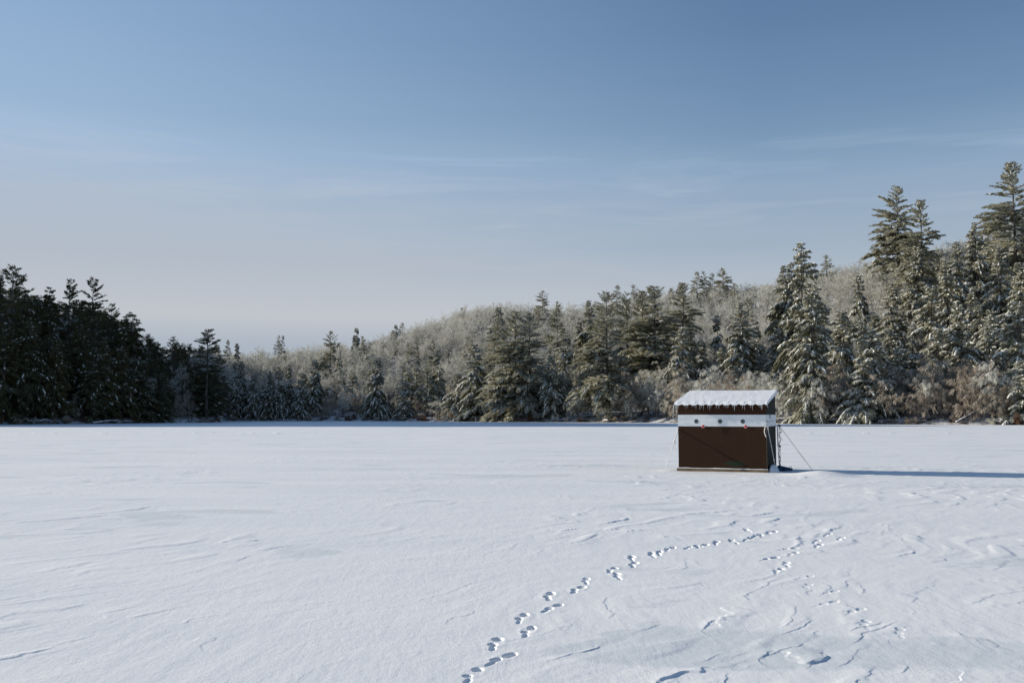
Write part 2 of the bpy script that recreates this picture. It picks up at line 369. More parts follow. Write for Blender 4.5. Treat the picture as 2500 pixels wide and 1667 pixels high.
def conifer(seed, kind='hemlock', H=20.0, rad=4.2, base=.06, lean=0.0, snow=1.0, mats=('needles', 'tsnow')):
    """returns (trunk mesh, crown mesh); modelled at height H"""
    r = np.random.RandomState(seed)
    pine = kind == 'pine'; dead = kind == 'ragged'
    nb = int(H * (6.4 if pine else 7.6))
    t = np.sort(r.rand(nb) ** (.85 if not pine else .9)); z = H * (base + (1 - base) * t)
    if pine:   # whorled tiers
        tiers = np.linspace(base * H, H * .985, int(H * .95)); z = tiers[np.clip((t * len(tiers)).astype(int), 0, len(tiers) - 1)] + r.randn(nb) * .18
        t = (z / H - base) / (1 - base)
    az = r.rand(nb) * 2 * np.pi
    lob = 1 + .36 * np.sin(az * 2 + r.rand() * 6) * np.sin(t * 11 + r.rand() * 6) + .25 * np.sin(az + r.rand() * 6 + t * 5)
    prof = np.where(t < .16, .72 + 1.75 * t, 1) * (1 - np.clip(t, 0, 1)) ** (.72 if pine else .8)
    Lb = rad * np.clip(prof, 0, 1) * lob * r.uniform(.45, 1.3, nb) + .35 + .25 * r.rand(nb)
    Lb = Lb * (1 + .22 * np.cos(az - np.pi))
    Lb = np.minimum(Lb, rad * 1.12 * np.clip(1.12 - t, 0, 1) ** .8 + .4)
    if dead: Lb *= r.choice([.35, .7, 1.15], nb)
    rise = (np.interp(t, [0, .6, 1], [.05, .30, .95]) if pine else np.interp(t, [0, .7, 1], [.05, .15, .7])) + r.randn(nb) * .10
    drp = (np.interp(t, [0, 1], [.62, .25]) if pine else np.interp(t, [0, 1], [1.05, .45])) * r.uniform(.6, 1.35, nb)
    lx = lambda zz: lean * (zz / H) ** 1.6 * H * .18
    dirh = np.stack([np.cos(az), np.sin(az), 0 * az], 1)
    P0 = np.stack([lx(z), 0 * z, z], 1)
    def spine(i, s):
        L_ = Lb[i]; p = P0[i] + dirh[i] * (L_ * s * (1 - .12 * s * s))[:, None]
        p[:, 2] += L_ * (rise[i] * s - drp[i] * s * s * .62); return p
    def tang(i, s):
        d = dirh[i] * (1 - .36 * s * s)[:, None]; d = d.copy(); d[:, 2] += rise[i] - 1.24 * drp[i] * s; return unit(d)
    g = Geo(); tr = Geo()
    # trunk
    zz = np.linspace(0, H * .985, 14); rd = H * .0135 * (1 - zz / H) ** .8 + .02
    C = np.stack([lx(zz) + .05 * np.sin(zz * .6 + seed), .05 * np.cos(zz * .5), zz], 1); C[0, 2] = -.8
    tr.prisms(C[:-1], C[1:], rd[:-1], rd[1:], 0, 7)
    # bough wood
    ii = np.arange(nb)
    for a, b in ((0, .4), (.4, .85)):
        A = spine(ii, np.full(nb, a)); B = spine(ii, np.full(nb, b)); w = .012 + Lb * .011
        tr.prisms(A, B, w * (1 - a), w * (1 - b), 0, 3)
    if base > .1:     # dead snags on the bare lower trunk
        ns = int(base * H * 1.6); zs = r.uniform(.1, base, ns) * H; aa = r.rand(ns) * 6.28
        A = np.stack([lx(zs), 0 * zs, zs], 1); D = np.stack([np.cos(aa), np.sin(aa), -.15 + 0 * aa], 1)
        tr.prisms(A, A + D * r.uniform(.5, 1.8, ns)[:, None], np.full(ns, .035), np.full(ns, .012), 0, 3)
    # fronds along every bough
    cnt = np.maximum(8, (Lb * (20 if pine else 32))).astype(int)
    idx = np.repeat(ii, cnt); n = len(idx)
    s = r.rand(n) ** (.62 if pine else .75); s = .06 + .96 * s
    P = spine(idx, s); T = tang(idx, s)
    side = unit(np.cross(T, [0, 0, 1.])); sg = r.choice([-1, 1], n)[:, None]
    back = Lb[idx] * (1.02 - s) * .42 + .28
    ln = back * r.uniform(.45, 1.15, n)
    fan = r.uniform(.15, 1.25, n)[:, None]
    D = unit(T + side * sg * fan + np.array([0, 0, 1.]) * (r.uniform(-.85, .10, n) if not pine else r.uniform(-.15, .45, n))[:, None])
    P = P + side * sg * (r.rand(n) * .12)[:, None]
    # clump the fronds: drop some stretches of every bough so that gaps show
    ph = r.rand(nb) * 6.28; keep = (np.sin(s * (7 + 3 * Lb[idx]) + ph[idx]) > -.50) | (r.rand(n) < .16)
    P, T, side, D, ln, s, idx = P[keep], T[keep], side[keep], D[keep], ln[keep], s[keep], idx[keep]; n = len(P)
    Wv = unit(np.cross(D, unit(r.randn(n, 3) * .5 + [0, 0, 1])))
    g.kites(P, D, Wv, ln, ln * r.uniform(.18, .3, n) + .05, r.uniform(.1, .55, n) if not pine else r.uniform(0, .3, n), 0, .55)
    # short sprays standing off every frond (second order) for the fine feathered edge
    rep = 3; k = r.rand(n * rep); j = np.repeat(np.arange(n), rep)
    Q = P[j] + D[j] * (ln[j] * (.2 + .75 * k))[:, None]
    D2 = unit(D[j] + Wv[j] * r.choice([-1, 1], len(j))[:, None] * r.uniform(.5, 1.5, len(j))[:, None] + r.randn(len(j), 3) * .22 + [0, 0, (.12 if pine else -.35)])
    W2 = unit(np.cross(D2, r.randn(len(j), 3)))
    l2 = r.uniform(.14, .42, len(j)) * (1 - .3 * k)
    g.kites(Q, D2, W2, l2, r.uniform(.04, .085, len(j)), r.uniform(0, .3, len(j)), 0, .5)
    # snow lying along the boughs and on the fronds
    sn = .2 + .8 * r.rand(nb); m = r.rand(n) < (.42 if pine else .85) * snow * sn[idx] * (.25 + .75 * s)
    up = unit(np.cross(Wv[m], D[m])); up *= np.sign(up[:, 2:3] + 1e-6)
    Ps = P[m] + up * .05 + D[m] * (ln[m] * .1)[:, None]
    g.kites(Ps, unit(D[m] + [0, 0, -.05]), Wv[m], ln[m] * r.uniform(.5, .95, m.sum()), (ln[m] * .14 + .05) * r.uniform(.6, 1.3, m.sum()), r.uniform(.1, .45, m.sum()), 1, .5)
    nsn = max(4, int(nb * snow * (2.4 if pine else 4.6))); bi = r.randint(0, nb, nsn); s0 = r.uniform(.35, .92, nsn); s1 = s0 + r.uniform(.08, .22, nsn)
    A = spine(bi, s0); B = spine(bi, s1); A[:, 2] += .06; B[:, 2] += .05
    g.prisms(A, B, r.uniform(.05, .17, nsn), r.uniform(.03, .10, nsn), 1, 5)
    return tr.mesh('trunk_mesh', [M['bark']]), g.mesh('crown_mesh', [M[q] for q in mats])

def bare(seed, H=12.0, stems=1, weep=0.0, spread=.42, twig='frost', nl=26, wind=0.0, tmul=1.0):
    r = np.random.RandomState(seed); tr = Geo(); g = Geo()
    # each level: chains of segments
    A0, D0, L0, R0 = [], [], [], []
    for k in range(stems):
        a = r.rand() * 6.28; sp = .06 if stems == 1 else .38
        A0.append([.12 * math.cos(a) * (stems > 1), .12 * math.sin(a) * (stems > 1), -.4]); D0.append([sp * math.cos(a), sp * math.sin(a), 1])
        L0.append(H * (.80 if stems == 1 else r.uniform(.6, .8))); R0.append(H * .011 / (1 + .25 * (stems - 1)))
    lev = (np.array(A0), unit(np.array(D0)), np.array(L0), np.array(R0))
    def chain(A, D, Ln, Rd, seg, upw, jit, geo, m, rend=.35, k=3):
        pts = [A]; dirs = [D]; P = A.copy(); d = D.copy(); rads = []
        for q in range(seg):
            f0 = 1 - (1 - rend) * q / seg; f1 = 1 - (1 - rend) * (q + 1) / seg
            B = P + d * (Ln / seg)[:, None]; geo.prisms(P, B, Rd * f0, Rd * f1, m, k)
            P = B; d = unit(d + np.array([wind * .12, 0, upw]) + r.randn(*d.shape) * jit); pts.append(P); dirs.append(d)
        return np.stack(pts, 1), np.stack(dirs, 1)
    P, D = chain(*lev, 7, .03, .07, tr, 0, .25, 6)
    def children(P, D, Ln, Rd, per, lo, ang, fl, fr):
        n = len(P); j = np.repeat(np.arange(n), per); s = lo + (1 - lo) * r.rand(len(j)); q = s * (P.shape[1] - 1)
        i0 = np.minimum(q.astype(int), P.shape[1] - 2); f = (q - i0)[:, None]
        A = P[j, i0] * (1 - f) + P[j, i0 + 1] * f; d = D[j, i0]
        perp = unit(np.cross(d, r.randn(len(j), 3))); a = r.uniform(.6, 1.35, len(j))[:, None] * ang
        return A, unit(d * np.cos(a) + perp * np.sin(a)), Ln[j] * fl * r.uniform(.55, 1.1, len(j)) * (1.15 - .55 * s), Rd[j] * fr * (1.1 - .6 * s)
    l1 = children(P, D, lev[2], lev[3], nl // stems, .25, .85, spread, .42)
    P1, D1 = chain(*l1, 4, .10 - weep * .35, .13, tr, 0, .3, 4)
    l2 = children(P1, D1, l1[2], l1[3], 7, .2, .75, .48, .42)
    P2, D2 = chain(*l2, 3, .06 - weep * .55, .16, g, 0, .4, 3)
    l3 = children(P2, D2, l2[2], np.full(len(l2[0]), .02), int(10 * tmul), .1, .7, .6, .5)
    A, d, ln, _ = l3; ln = np.clip(ln, .3, 1.6)
    d = unit(d + [wind * .25, 0, .10 - weep * .8]); W = unit(np.cross(d, r.randn(len(d), 3)))
    g.kites(A, d, W, ln, np.full(len(A), .036) * r.uniform(.6, 1.3, len(A)), weep * .5 + r.uniform(-.1, .1, len(A)), 0, .35)
    # last order twigs
    j = np.repeat(np.arange(len(A)), 2); s = r.uniform(.2, .95, len(j))[:, None]
    A2 = A[j] + d[j] * ln[j][:, None] * s; A2[:, 2] -= weep * .5 * (s[:, 0] ** 2) * ln[j]
    d2 = unit(d[j] + r.randn(len(j), 3) * .5 + [0, 0, -.5 * weep]); W2 = unit(np.cross(d2, r.randn(len(j), 3)))
    g.kites(A2, d2, W2, ln[j] * r.uniform(.35, .7, len(j)), np.full(len(j), .026) * r.uniform(.7, 1.3, len(j)), weep * .4 + 0 * s[:, 0], 0, .35)
    return tr.mesh('trunk_mesh', [M['bark']]), g.mesh('crown_mesh', [M[twig]])

# variants (height they are modelled at, meshes)
VP = [(20, conifer(100 + i, 'pine', 20, 5.7 + .7 * (i % 2), b, snow=1.45)) for i, b in enumerate((.10, .18, .12, .26, .08))]
VH = [(16, conifer(200 + i, 'hemlock', 16, 5.1 + .5 * (i % 3), .03, snow=1.5)) for i in range(6)]
VPT = [(28, conifer(150 + i, 'pine', 28, 8.8 + .6 * i, .10, snow=1.45)) for i in range(3)]
VHT = [(25, conifer(270 + i, 'hemlock', 25, 6.3 + .5 * i, .03, snow=1.5)) for i in range(3)]
VD = [(18, conifer(250 + i, 'pine' if i % 2 else 'hemlock', 18, 4.9, .08, snow=.13, mats=('shade_needles', 'tsnow'))) for i in range(5)]  # left wood: sparse snow, and needles coloured darker for the shade there
VR = [(20, conifer(300 + i, 'ragged', 20, 4.4, .08)) for i in range(2)]
VB = [(12, bare(400 + i, 12, 1 + i % 2, .0, .60, nl=30)) for i in range(5)]
VW = [(9, bare(500 + i, 9, 2, .75, .55, 'frost', wind=-1.0)) for i in range(3)]
VN = [(8, bare(600 + i, 8, 3, .8, .55, 'brown', wind=-.8)) for i in range(3)]
VS = [(2.4, bare(700 + i, 2.4, 5, .25, .5, ('brown', 'rust', 'frost')[i], 20, tmul=.7)) for i in range(3)]
VF = {'pine': VP, 'hemlock': VH, 'ragged': VR, 'bare': VB, 'weeping': VW, 'brown': VN, 'shrub': VS}
NAMES = {'pine': 'pine_tree', 'hemlock': 'hemlock_tree', 'ragged': 'pine_tree', 'bare': 'bare_tree', 'weeping': 'bare_tree', 'brown': 'bare_tree', 'shrub': 'shrub'}
CATS = {'pine': 'pine tree', 'hemlock': 'hemlock tree', 'ragged': 'pine tree', 'bare': 'bare tree', 'weeping': 'bare tree', 'brown': 'bare tree', 'shrub': 'shrub'}
LOOK = {'pine': 'snowy pine', 'hemlock': 'drooping hemlock', 'ragged': 'ragged pine', 'bare': 'frosted bare tree', 'weeping': 'bent frosted tree',
        'brown': 'brown tangled tree', 'shrub': 'leafless shrub'}
TREES = []      # records, planted at the end
def plan(kind, X, Y, H, w=1.0, label=None, var=None, rz=None, top=None):
    TREES.append(dict(kind=kind, X=X, Y=Y, H=H, w=w, label=label, var=var, rz=rng.uniform(0, 6.28) if rz is None else rz))

# trees whose tops the photograph shows: (px, py of the top, kind, wanted height, width factor, label)
TOPS = [
 (22, 652, 'pine', 25, 1.0, 'tallest dark pine on the left shore, cut by the left edge of the photo'),
 (46, 709, 'hemlock', 20, .9, 'dark hemlock just right of the tallest left shore pine'),
 (115, 699, 'hemlock', 21, .75, 'narrow spired dark hemlock left of the two tall open left shore pines'),
 (164, 687, 'pine', 22, .8, 'left one of two tall open topped pines on the left shore skyline'),
 (220, 680, 'pine', 23, .85, 'right one of two tall open topped pines on the left shore skyline'),
 (267, 745, 'pine', 19, .8, 'dark pine just right of the two tall open left shore pines'),
 (320, 762, 'hemlock', 19, 1.25, 'broad dark hemlock at the shoulder where the left wood steps down'),
 (382, 835, 'hemlock', 13, .9, 'small dark hemlock at the foot of the left wood skyline step'),
 (419, 824, 'pine', 14, .9, 'dark pine between the left wood shoulder and the point pine'),
 (505, 807, 'pine', 19, 1.25, 'broad dark pine standing alone above the end of the left point'),
 (70, 780, 'hemlock', 17, 1.0, None), (190, 790, 'hemlock', 16, 1.1, None), (255, 830, 'hemlock', 14, 1.0, None), (135, 830, 'hemlock', 14, 1.0, None),
 (10, 800, 'hemlock', 16, 1.2, None), (300, 850, 'hemlock', 13, 1.2, None), (350, 880, 'hemlock', 11, 1.3, None), (440, 900, 'hemlock', 9, 1.3, None), (480, 910, 'hemlock', 9, 1.3, None), (395, 905, 'hemlock', 9, 1.3, None), (225, 880, 'hemlock', 12, 1.2, None), (520, 905, 'hemlock', 9, 1.4, None),
 (554, 832, 'pine', 14, .75, 'dark pointed pine just right of the point pine, on the far shore'),
 (577, 838, 'hemlock', 13, .8, 'second pointed evergreen right of the point pine'),
 (679, 821, 'pine', 13, .8, 'left of a close pair of pines above the far middle wood'),
 (690, 821, 'pine', 13, .7, 'right of a close pair of pines above the far middle wood'),
 (806, 810, 'pine', 16, 1.15, 'lone broad dark pine standing above the far middle wood'),
 (870, 801, 'hemlock', 9, 1.1, 'small dark evergreen tip on the skyline right of the lone pine'),
 (982, 789, 'pine', 10, 1.2, 'small dark evergreen on the skyline at the foot of the round hill'),
 (966, 793, 'hemlock', 9, .9, 'tiny evergreen beside another at the foot of the round hill'),
 (860, 844, 'hemlock', 9, .8, None), (887, 843, 'hemlock', 9, .8, None), (902, 838, 'pine', 10, .8, None), (998, 837, 'pine', 12, 1.1, None),
 (1018, 823, 'pine', 14, .7, None), (827, 871, 'hemlock', 13, 1.0, None), (769, 878, 'hemlock', 14, 1.0, None), (680, 894, 'hemlock', 14, .9, None),
 (576, 885, 'hemlock', 14, .8, None), (589, 880, 'hemlock', 14, .8, None), (707, 890, 'hemlock', 13, .8, None), (659, 906, 'hemlock', 12, .9, None), (620, 915, 'hemlock', 11, 1.1, None), (735, 925, 'hemlock', 10, 1.1, None),
 (1325, 710, 'pine', 9, 1.4, 'single small pine alone on top of the round hill'),
 (1214, 785, 'pine', 17, 1.0, 'leaning topped pine just left of the double topped shore pines'),
 (1258, 761, 'pine', 24, 1.15, 'tall snow dusted pine, left of a double top below the round hill'),
 (1293, 765, 'pine', 22, 1.0, 'tall snow dusted pine, right of a double top below the round hill'),
 (1361, 756, 'pine', 19, .9, 'slender open pine with bare lower trunk beneath the lone hilltop pine'),
 (1440, 734, 'hemlock', 24, .8, 'narrow spired evergreen at the left of the tall right shore stand'),
 (1482, 714, 'pine', 26, 1.0, 'tall snow dusted pine in the middle shore stand right of the narrow spire'),
 (1508, 697, 'pine', 10, 1.3, 'pine tip on the hill skyline behind the middle shore stand'),
 (1532, 716, 'pine', 24, .8, 'slim pine between the middle shore stand and the broad flat topped pine'),
 (1057, 833, 'pine', 15, .9, None), (1069, 854, 'hemlock', 15, 1.0, None), (1094, 847, 'hemlock', 12, .7, None), (1143, 821, 'pine', 12, .9, None), (1159, 839, 'hemlock', 17, 1.1, None), (1381, 818, 'hemlock', 16, 1.0, None), (1347, 869, 'hemlock', 14, .9, None), (1417, 775, 'hemlock', 20, .8, None),
 (1550, 695, 'pine', 9, 1.2, 'small pine tip on the skyline above the broad flat topped pine'),
 (1570, 711, 'pine', 25, 1.0, None),
 (1600, 699, 'pine', 26, 1.25, 'broad flat topped snowy pine left of the hut roof line'),
 (1670, 691, 'pine', 24, 1.1, 'shapely dark pine with layered boughs above the hut roof left end'),
 (1705, 664, 'pine', 12, 1.2, 'leftmost pine of the four pine clump on the ridge above the hut'),
 (1722, 662, 'pine', 12, 1.0, 'second pine from the left in the ridge clump above the hut'),
 (1743, 667, 'pine', 12, 1.0, 'third pine from the left in the ridge clump above the hut'),
 (1769, 656, 'pine', 13, 1.2, 'rightmost pine of the ridge clump above the hut'),
 (1962, 592, 'ragged', 30, .95, 'tall spiky broken topped pine rising behind the right end of the hut'),
 (1922, 648, 'hemlock', 26, .9, 'snow laden spire just left of the tall broken topped pine'),
 (1938, 640, 'hemlock', 26, .8, None), (1985, 690, 'hemlock', 24, 1.0, None),
 (2025, 622, 'pine', 12, 1.2, 'small dark pine tip on the skyline right of the broken topped pine'),
 (1667, 799, 'hemlock', 17, 1.0, 'pale snow laden hemlock just above the hut roof left end'), (1810, 738, 'hemlock', 21, 1.0, None), (1828, 732, 'pine', 21, .9, None), (1753, 770, 'hemlock', 15, .7, None),
 (2202, 452, 'pine', 30, 1.1, 'huge pale pine, left of the twin giants high on the right shore'),
 (2260, 486, 'pine', 29, .95, 'huge pine, right of the twin giants high on the right shore'),
 (2392, 540, 'hemlock', 24, .85, 'dark pointed snow laden spire between the twin giants and the edge pine'),
 (2490, 393, 'pine', 33, 1.1, 'tallest pine of all, cut by the right edge of the photo'),
 (2150, 603, 'hemlock', 14, .8, 'small dark evergreen at the left foot of the twin giant pines'),
 (2347, 588, 'hemlock', 22, .9, None), (2104, 670, 'hemlock', 17, .8, None), (2319, 632, 'hemlock', 22, 1.1, None), (2247, 600, 'hemlock', 22, 1.0, None),
 (2450, 600, 'hemlock', 22, 1.1, None), (2500, 640, 'hemlock', 20, 1.2, None), (2180, 690, 'hemlock', 19, 1.2, None), (2280, 700, 'hemlock', 18, 1.2, None), (2060, 760, 'hemlock', 17, 1.1, None), (2130, 800, 'hemlock', 15, 1.2, None), (2010, 740, 'hemlock', 18, 1.0, None),
 (2490, 740, 'hemlock', 17, 1.3, 'yellow green hemlock with heavy hanging boughs at the right edge shore'), (2500, 880, 'hemlock', 9, 1.4, None), (2110, 880, 'hemlock', 11, 1.3, 'heavily snowed hemlock whose skirt touches the ice right of the hut'),
]
def place_top(px, py, H):
    q = (px - 1250) / FPX; y0 = float(shoreY(px)); best = None
    for Y in np.arange(y0 + 3, y0 + 235, 2.0):
        z = EYE + (1012 - py) / FPX * Y; h = z - float(ground(q * Y, Y))
        if h < 4: continue
        e = abs(h - H) + .012 * (Y - y0)
        if best is None or e < best[0]: best = (e, q * Y, Y, h)
    return best[1:]
occ = []
def near(X, Y, d):
    return any((X - a) ** 2 + (Y - b) ** 2 < d * d for a, b in occ)
for (px, py, kind, H, w, lab) in TOPS:
    X, Y, h = place_top(px, py, H)
    wf = w * (H / h) ** .35 * (.78 if 546 < px < 1100 else 1)
    plan(kind, X, Y, h, wf, lab); occ.append((X, Y))
# the leaning tree with the long bare trunk on the left shore
X, Y = (105 - 1250) / FPX * 166, 166.0
plan('pine', X, Y, 15.5, 1.0, 'small tree on the left shore with a long bare curved trunk', var=('lean', 0))
VLEAN = (15.5, conifer(900, 'pine', 15.5, 3.4, .42, lean=-1.1, snow=.5, mats=('shade_needles', 'tsnow')))

# the skyline below which random trees must stay
SKY = tab((-9000, 0), (-350, 0), (-100, 560), (0, 680), (60, 715), (140, 725), (230, 735), (300, 775), (350, 800), (372, 835), (420, 838), (560, 840), (700, 832), (850, 824), (960, 800), (1050, 771), (1150, 739), (1200, 729), (1350, 736), (1450, 731), (1550, 716), (1610, 701), (1797, 685), (1896, 669), (2043, 643), (2130, 624), (2200, 600), (2300, 585), (2420, 560), (2500, 500), (2650, 300), (9000, 0))
def fit_h(X, Y, H):
    py = np.interp(float(px_of(X, Y)), *SKY)
    zmax = EYE + (1012 - py) / FPX * Y
    return min(H, zmax - float(ground(X, Y)))
def scatter(n, pxr, srange, kindf, dist, hf, tries=40):
    """plant up to n trees; srange = distance behind the shoreline"""
    c = 0
    for _ in range(n * tries):
        if c >= n: break
        px = rng.uniform(*pxr); s = rng.uniform(*srange); Y = float(shoreY(px)) + s; X = (px - 1250) / FPX * Y
        if rng.random() > (Y / (float(shoreY(px)) + srange[1])): continue
        if near(X, Y, dist): continue
        k = kindf(px, s); H = fit_h(X, Y, hf(k, s)) * rng.uniform(.78, 1.0)
        if H < (3.5 if k != 'shrub' else 1): continue
        plan(k, X, Y, H, rng.uniform(.85, 1.2)); occ.append((X, Y)); c += 1
def pick(**w):
    ks, ws = list(w), list(w.values()); return lambda px, s: rng.choices(ks, ws)[0]
HF = lambda k, s: {'pine': rng.uniform(13, 20), 'hemlock': rng.uniform(8, 16), 'ragged': 18, 'bare': rng.uniform(10, 14), 'weeping': rng.uniform(6, 10), 'brown': rng.uniform(6, 9), 'shrub': rng.uniform(1.4, 3)}[k]
scatter(34, (-120, 536), (2, 30), pick(pine=1, hemlock=3, bare=1.2), 3.6, HF)
scatter(16, (0, 520), (1, 10), pick(brown=2, weeping=1, hemlock=1), 3.0, lambda k, s: rng.uniform(5, 9))
scatter(46, (552, 1000), (3, 45), pick(hemlock=1.6, bare=4), 3.6, lambda k, s: HF(k, s) * .8)
scatter(14, (552, 1000), (2, 14), pick(hemlock=1, brown=2), 3.2, HF)
scatter(18, (1000, 1640), (2, 14), pick(weeping=3, brown=1), 2.8, lambda k, s: rng.uniform(6, 11))
scatter(36, (990, 1560), (2, 26), pick(hemlock=4, pine=.6, weeping=2.2, brown=1), 3.3, lambda k, s: HF(k, s) * .92)
scatter(36, (1540, 2130), (1.5, 9), pick(weeping=4, brown=1), 2.2, lambda k, s: rng.uniform(8, 15))
scatter(30, (1540, 2060), (2, 26), pick(hemlock=1.2, weeping=4, brown=1.3), 3.2, lambda k, s: HF(k, s) * (1.5 if k == 'weeping' else .95))
scatter(20, (2040, 2200), (2, 30), pick(hemlock=2.2, weeping=3.5), 3.0, HF)
scatter(30, (2180, 2470), (1.5, 15), pick(brown=5, weeping=1.0), 2.1, lambda k, s: rng.uniform(8, 14))
scatter(26, (1880, 2480), (10, 60), pick(hemlock=1), 3.2, lambda k, s: rng.uniform(10, 17))
scatter(16, (1300, 1900), (8, 40), pick(hemlock=1), 3.2, lambda k, s: rng.uniform(9, 15))
scatter(16, (2200, 2640), (14, 60), pick(hemlock=3, weeping=2, bare=2), 3.4, HF)
scatter(40, (560, 2560), (.3, 3), pick(shrub=1), 1.8, HF)
scatter(14, (0, 540), (.3, 3), pick(shrub=1), 2.5, HF)
n0 = len(TREES)
scatter(100, (556, 2600), (24, 175), pick(bare=1), 4.6, lambda k, s: rng.uniform(9.5, 13.5))
# everything else: the far wood, one mass
FAR = []
def far_scatter(n, pxr, sr, dist, pc=.1):
    c = 0
    for _ in range(n * 12):
        if c >= n: break
        px = rng.uniform(*pxr); s = rng.uniform(*sr); Y = float(shoreY(px)) + s; X = (px - 1250) / FPX * Y
        if near(X, Y, dist): continue
        con = rng.random() < pc
        H = fit_h(X, Y, rng.uniform(12, 19) if con else rng.uniform(9, 13.5))
        if H < 4: continue
        FAR.append((X, Y, H, con)); occ.append((X, Y)); c += 1
far_scatter(1150, (545, 2650), (20, 215), 3.1, .02)
far_scatter(260, (-150, 545), (25, 150), 3.6, .5)
far_scatter(420, (-1500, -110), (1, 110), 3.6, .85)
far_scatter(200, (-3400, -1500), (1, 120), 4.5, .8)

# ---- planting with labels
def ordinal(n):
    o = ['first', 'second', 'third', 'fourth', 'fifth', 'sixth', 'seventh', 'eighth', 'ninth', 'tenth', 'eleventh', 'twelfth', 'thirteenth', 'fourteenth', 'fifteenth', 'sixteenth', 'seventeenth', 'eighteenth', 'nineteenth']
    if n < 20: return o[n - 1]
    tens = ['', '', 'twenty', 'thirty', 'forty', 'fifty', 'sixty', 'seventy', 'eighty', 'ninety'][n // 10]
    return (tens[:-1] + 'ieth') if n % 10 == 0 else tens + '-' + o[n % 10 - 1]
def region(px): return 'on left shore' if px < 545 else 'on far shore' if px < 1010 else 'bank left of hut' if px < 1650 else 'bank behind hut' if px < 1905 else 'bank right of hut'
def row(s): return 'at the ice edge' if s < 6 else 'behind the ice edge' if s < 16 else 'low on the bank' if s < 34 else 'halfway up' if s < 75 else 'high up'
bins = {}
for t in TREES:
    px = float(px_of(t['X'], t['Y'])); s = t['Y'] - float(shoreY(px)); t['px'] = px
    if not t['label']: bins.setdefault((LOOK[t['kind']], row(s), region(px)), []).append(t)
for (lk, rw, rg), ts in bins.items():
    ts.sort(key=lambda t: t['px'])
    for i, t in enumerate(ts):
        if len(ts) == 1: t['label'] = f'only {lk} {rw}, {rg}'
        else: t['label'] = f'{ordinal(i + 1)} {lk} from the left, {rw}, {rg}'
GROUPS = {'pine': 'pines on the shores and hills', 'hemlock': 'snow laden hemlocks on the banks', 'ragged': None, 'bare': 'frosted bare trees on the hills', 'weeping': 'bent frosted trees along the shore',
          'brown': 'brown tangled trees along the shore', 'shrub': 'low shrubs along the ice edge'}
for t in TREES:
    if t['var']: Hm, (mt, mc) = VLEAN; rz = 0.0
    else:
        vs = VF[t['kind']]
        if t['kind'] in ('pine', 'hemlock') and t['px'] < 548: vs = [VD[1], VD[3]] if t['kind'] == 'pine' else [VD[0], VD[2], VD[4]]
        elif t['kind'] == 'pine' and t['H'] > 22: vs = VPT
        elif t['kind'] == 'hemlock' and t['H'] > 18: vs = VHT
        Hm, (mt, mc) = vs[rng.randrange(len(vs))]; rz = t['rz']
        if t['kind'] in ('weeping', 'brown'): rz = rng.uniform(-.7, .7)
        if t['kind'] in ('pine', 'hemlock') and t['px'] > 545: rz = rng.uniform(-1.0, 1.0)
    k = t['H'] / Hm
    z = float(ground(t['X'], t['Y'])) - .15
    e = empty(NAMES[t['kind']], (t['X'], t['Y'], z), rz)
    kw = k * t['w'] * (1.0 if t['kind'] in ('bare', 'weeping', 'brown', 'shrub') else (1.15 if k < .7 else 1.0))
    e.scale = (kw, kw, k)
    tag(e, t['label'], CATS[t['kind']], GROUPS[t['kind']])
    link('trunk' if t['kind'] != 'shrub' else 'stems', mt, e); link('crown', mc, e)

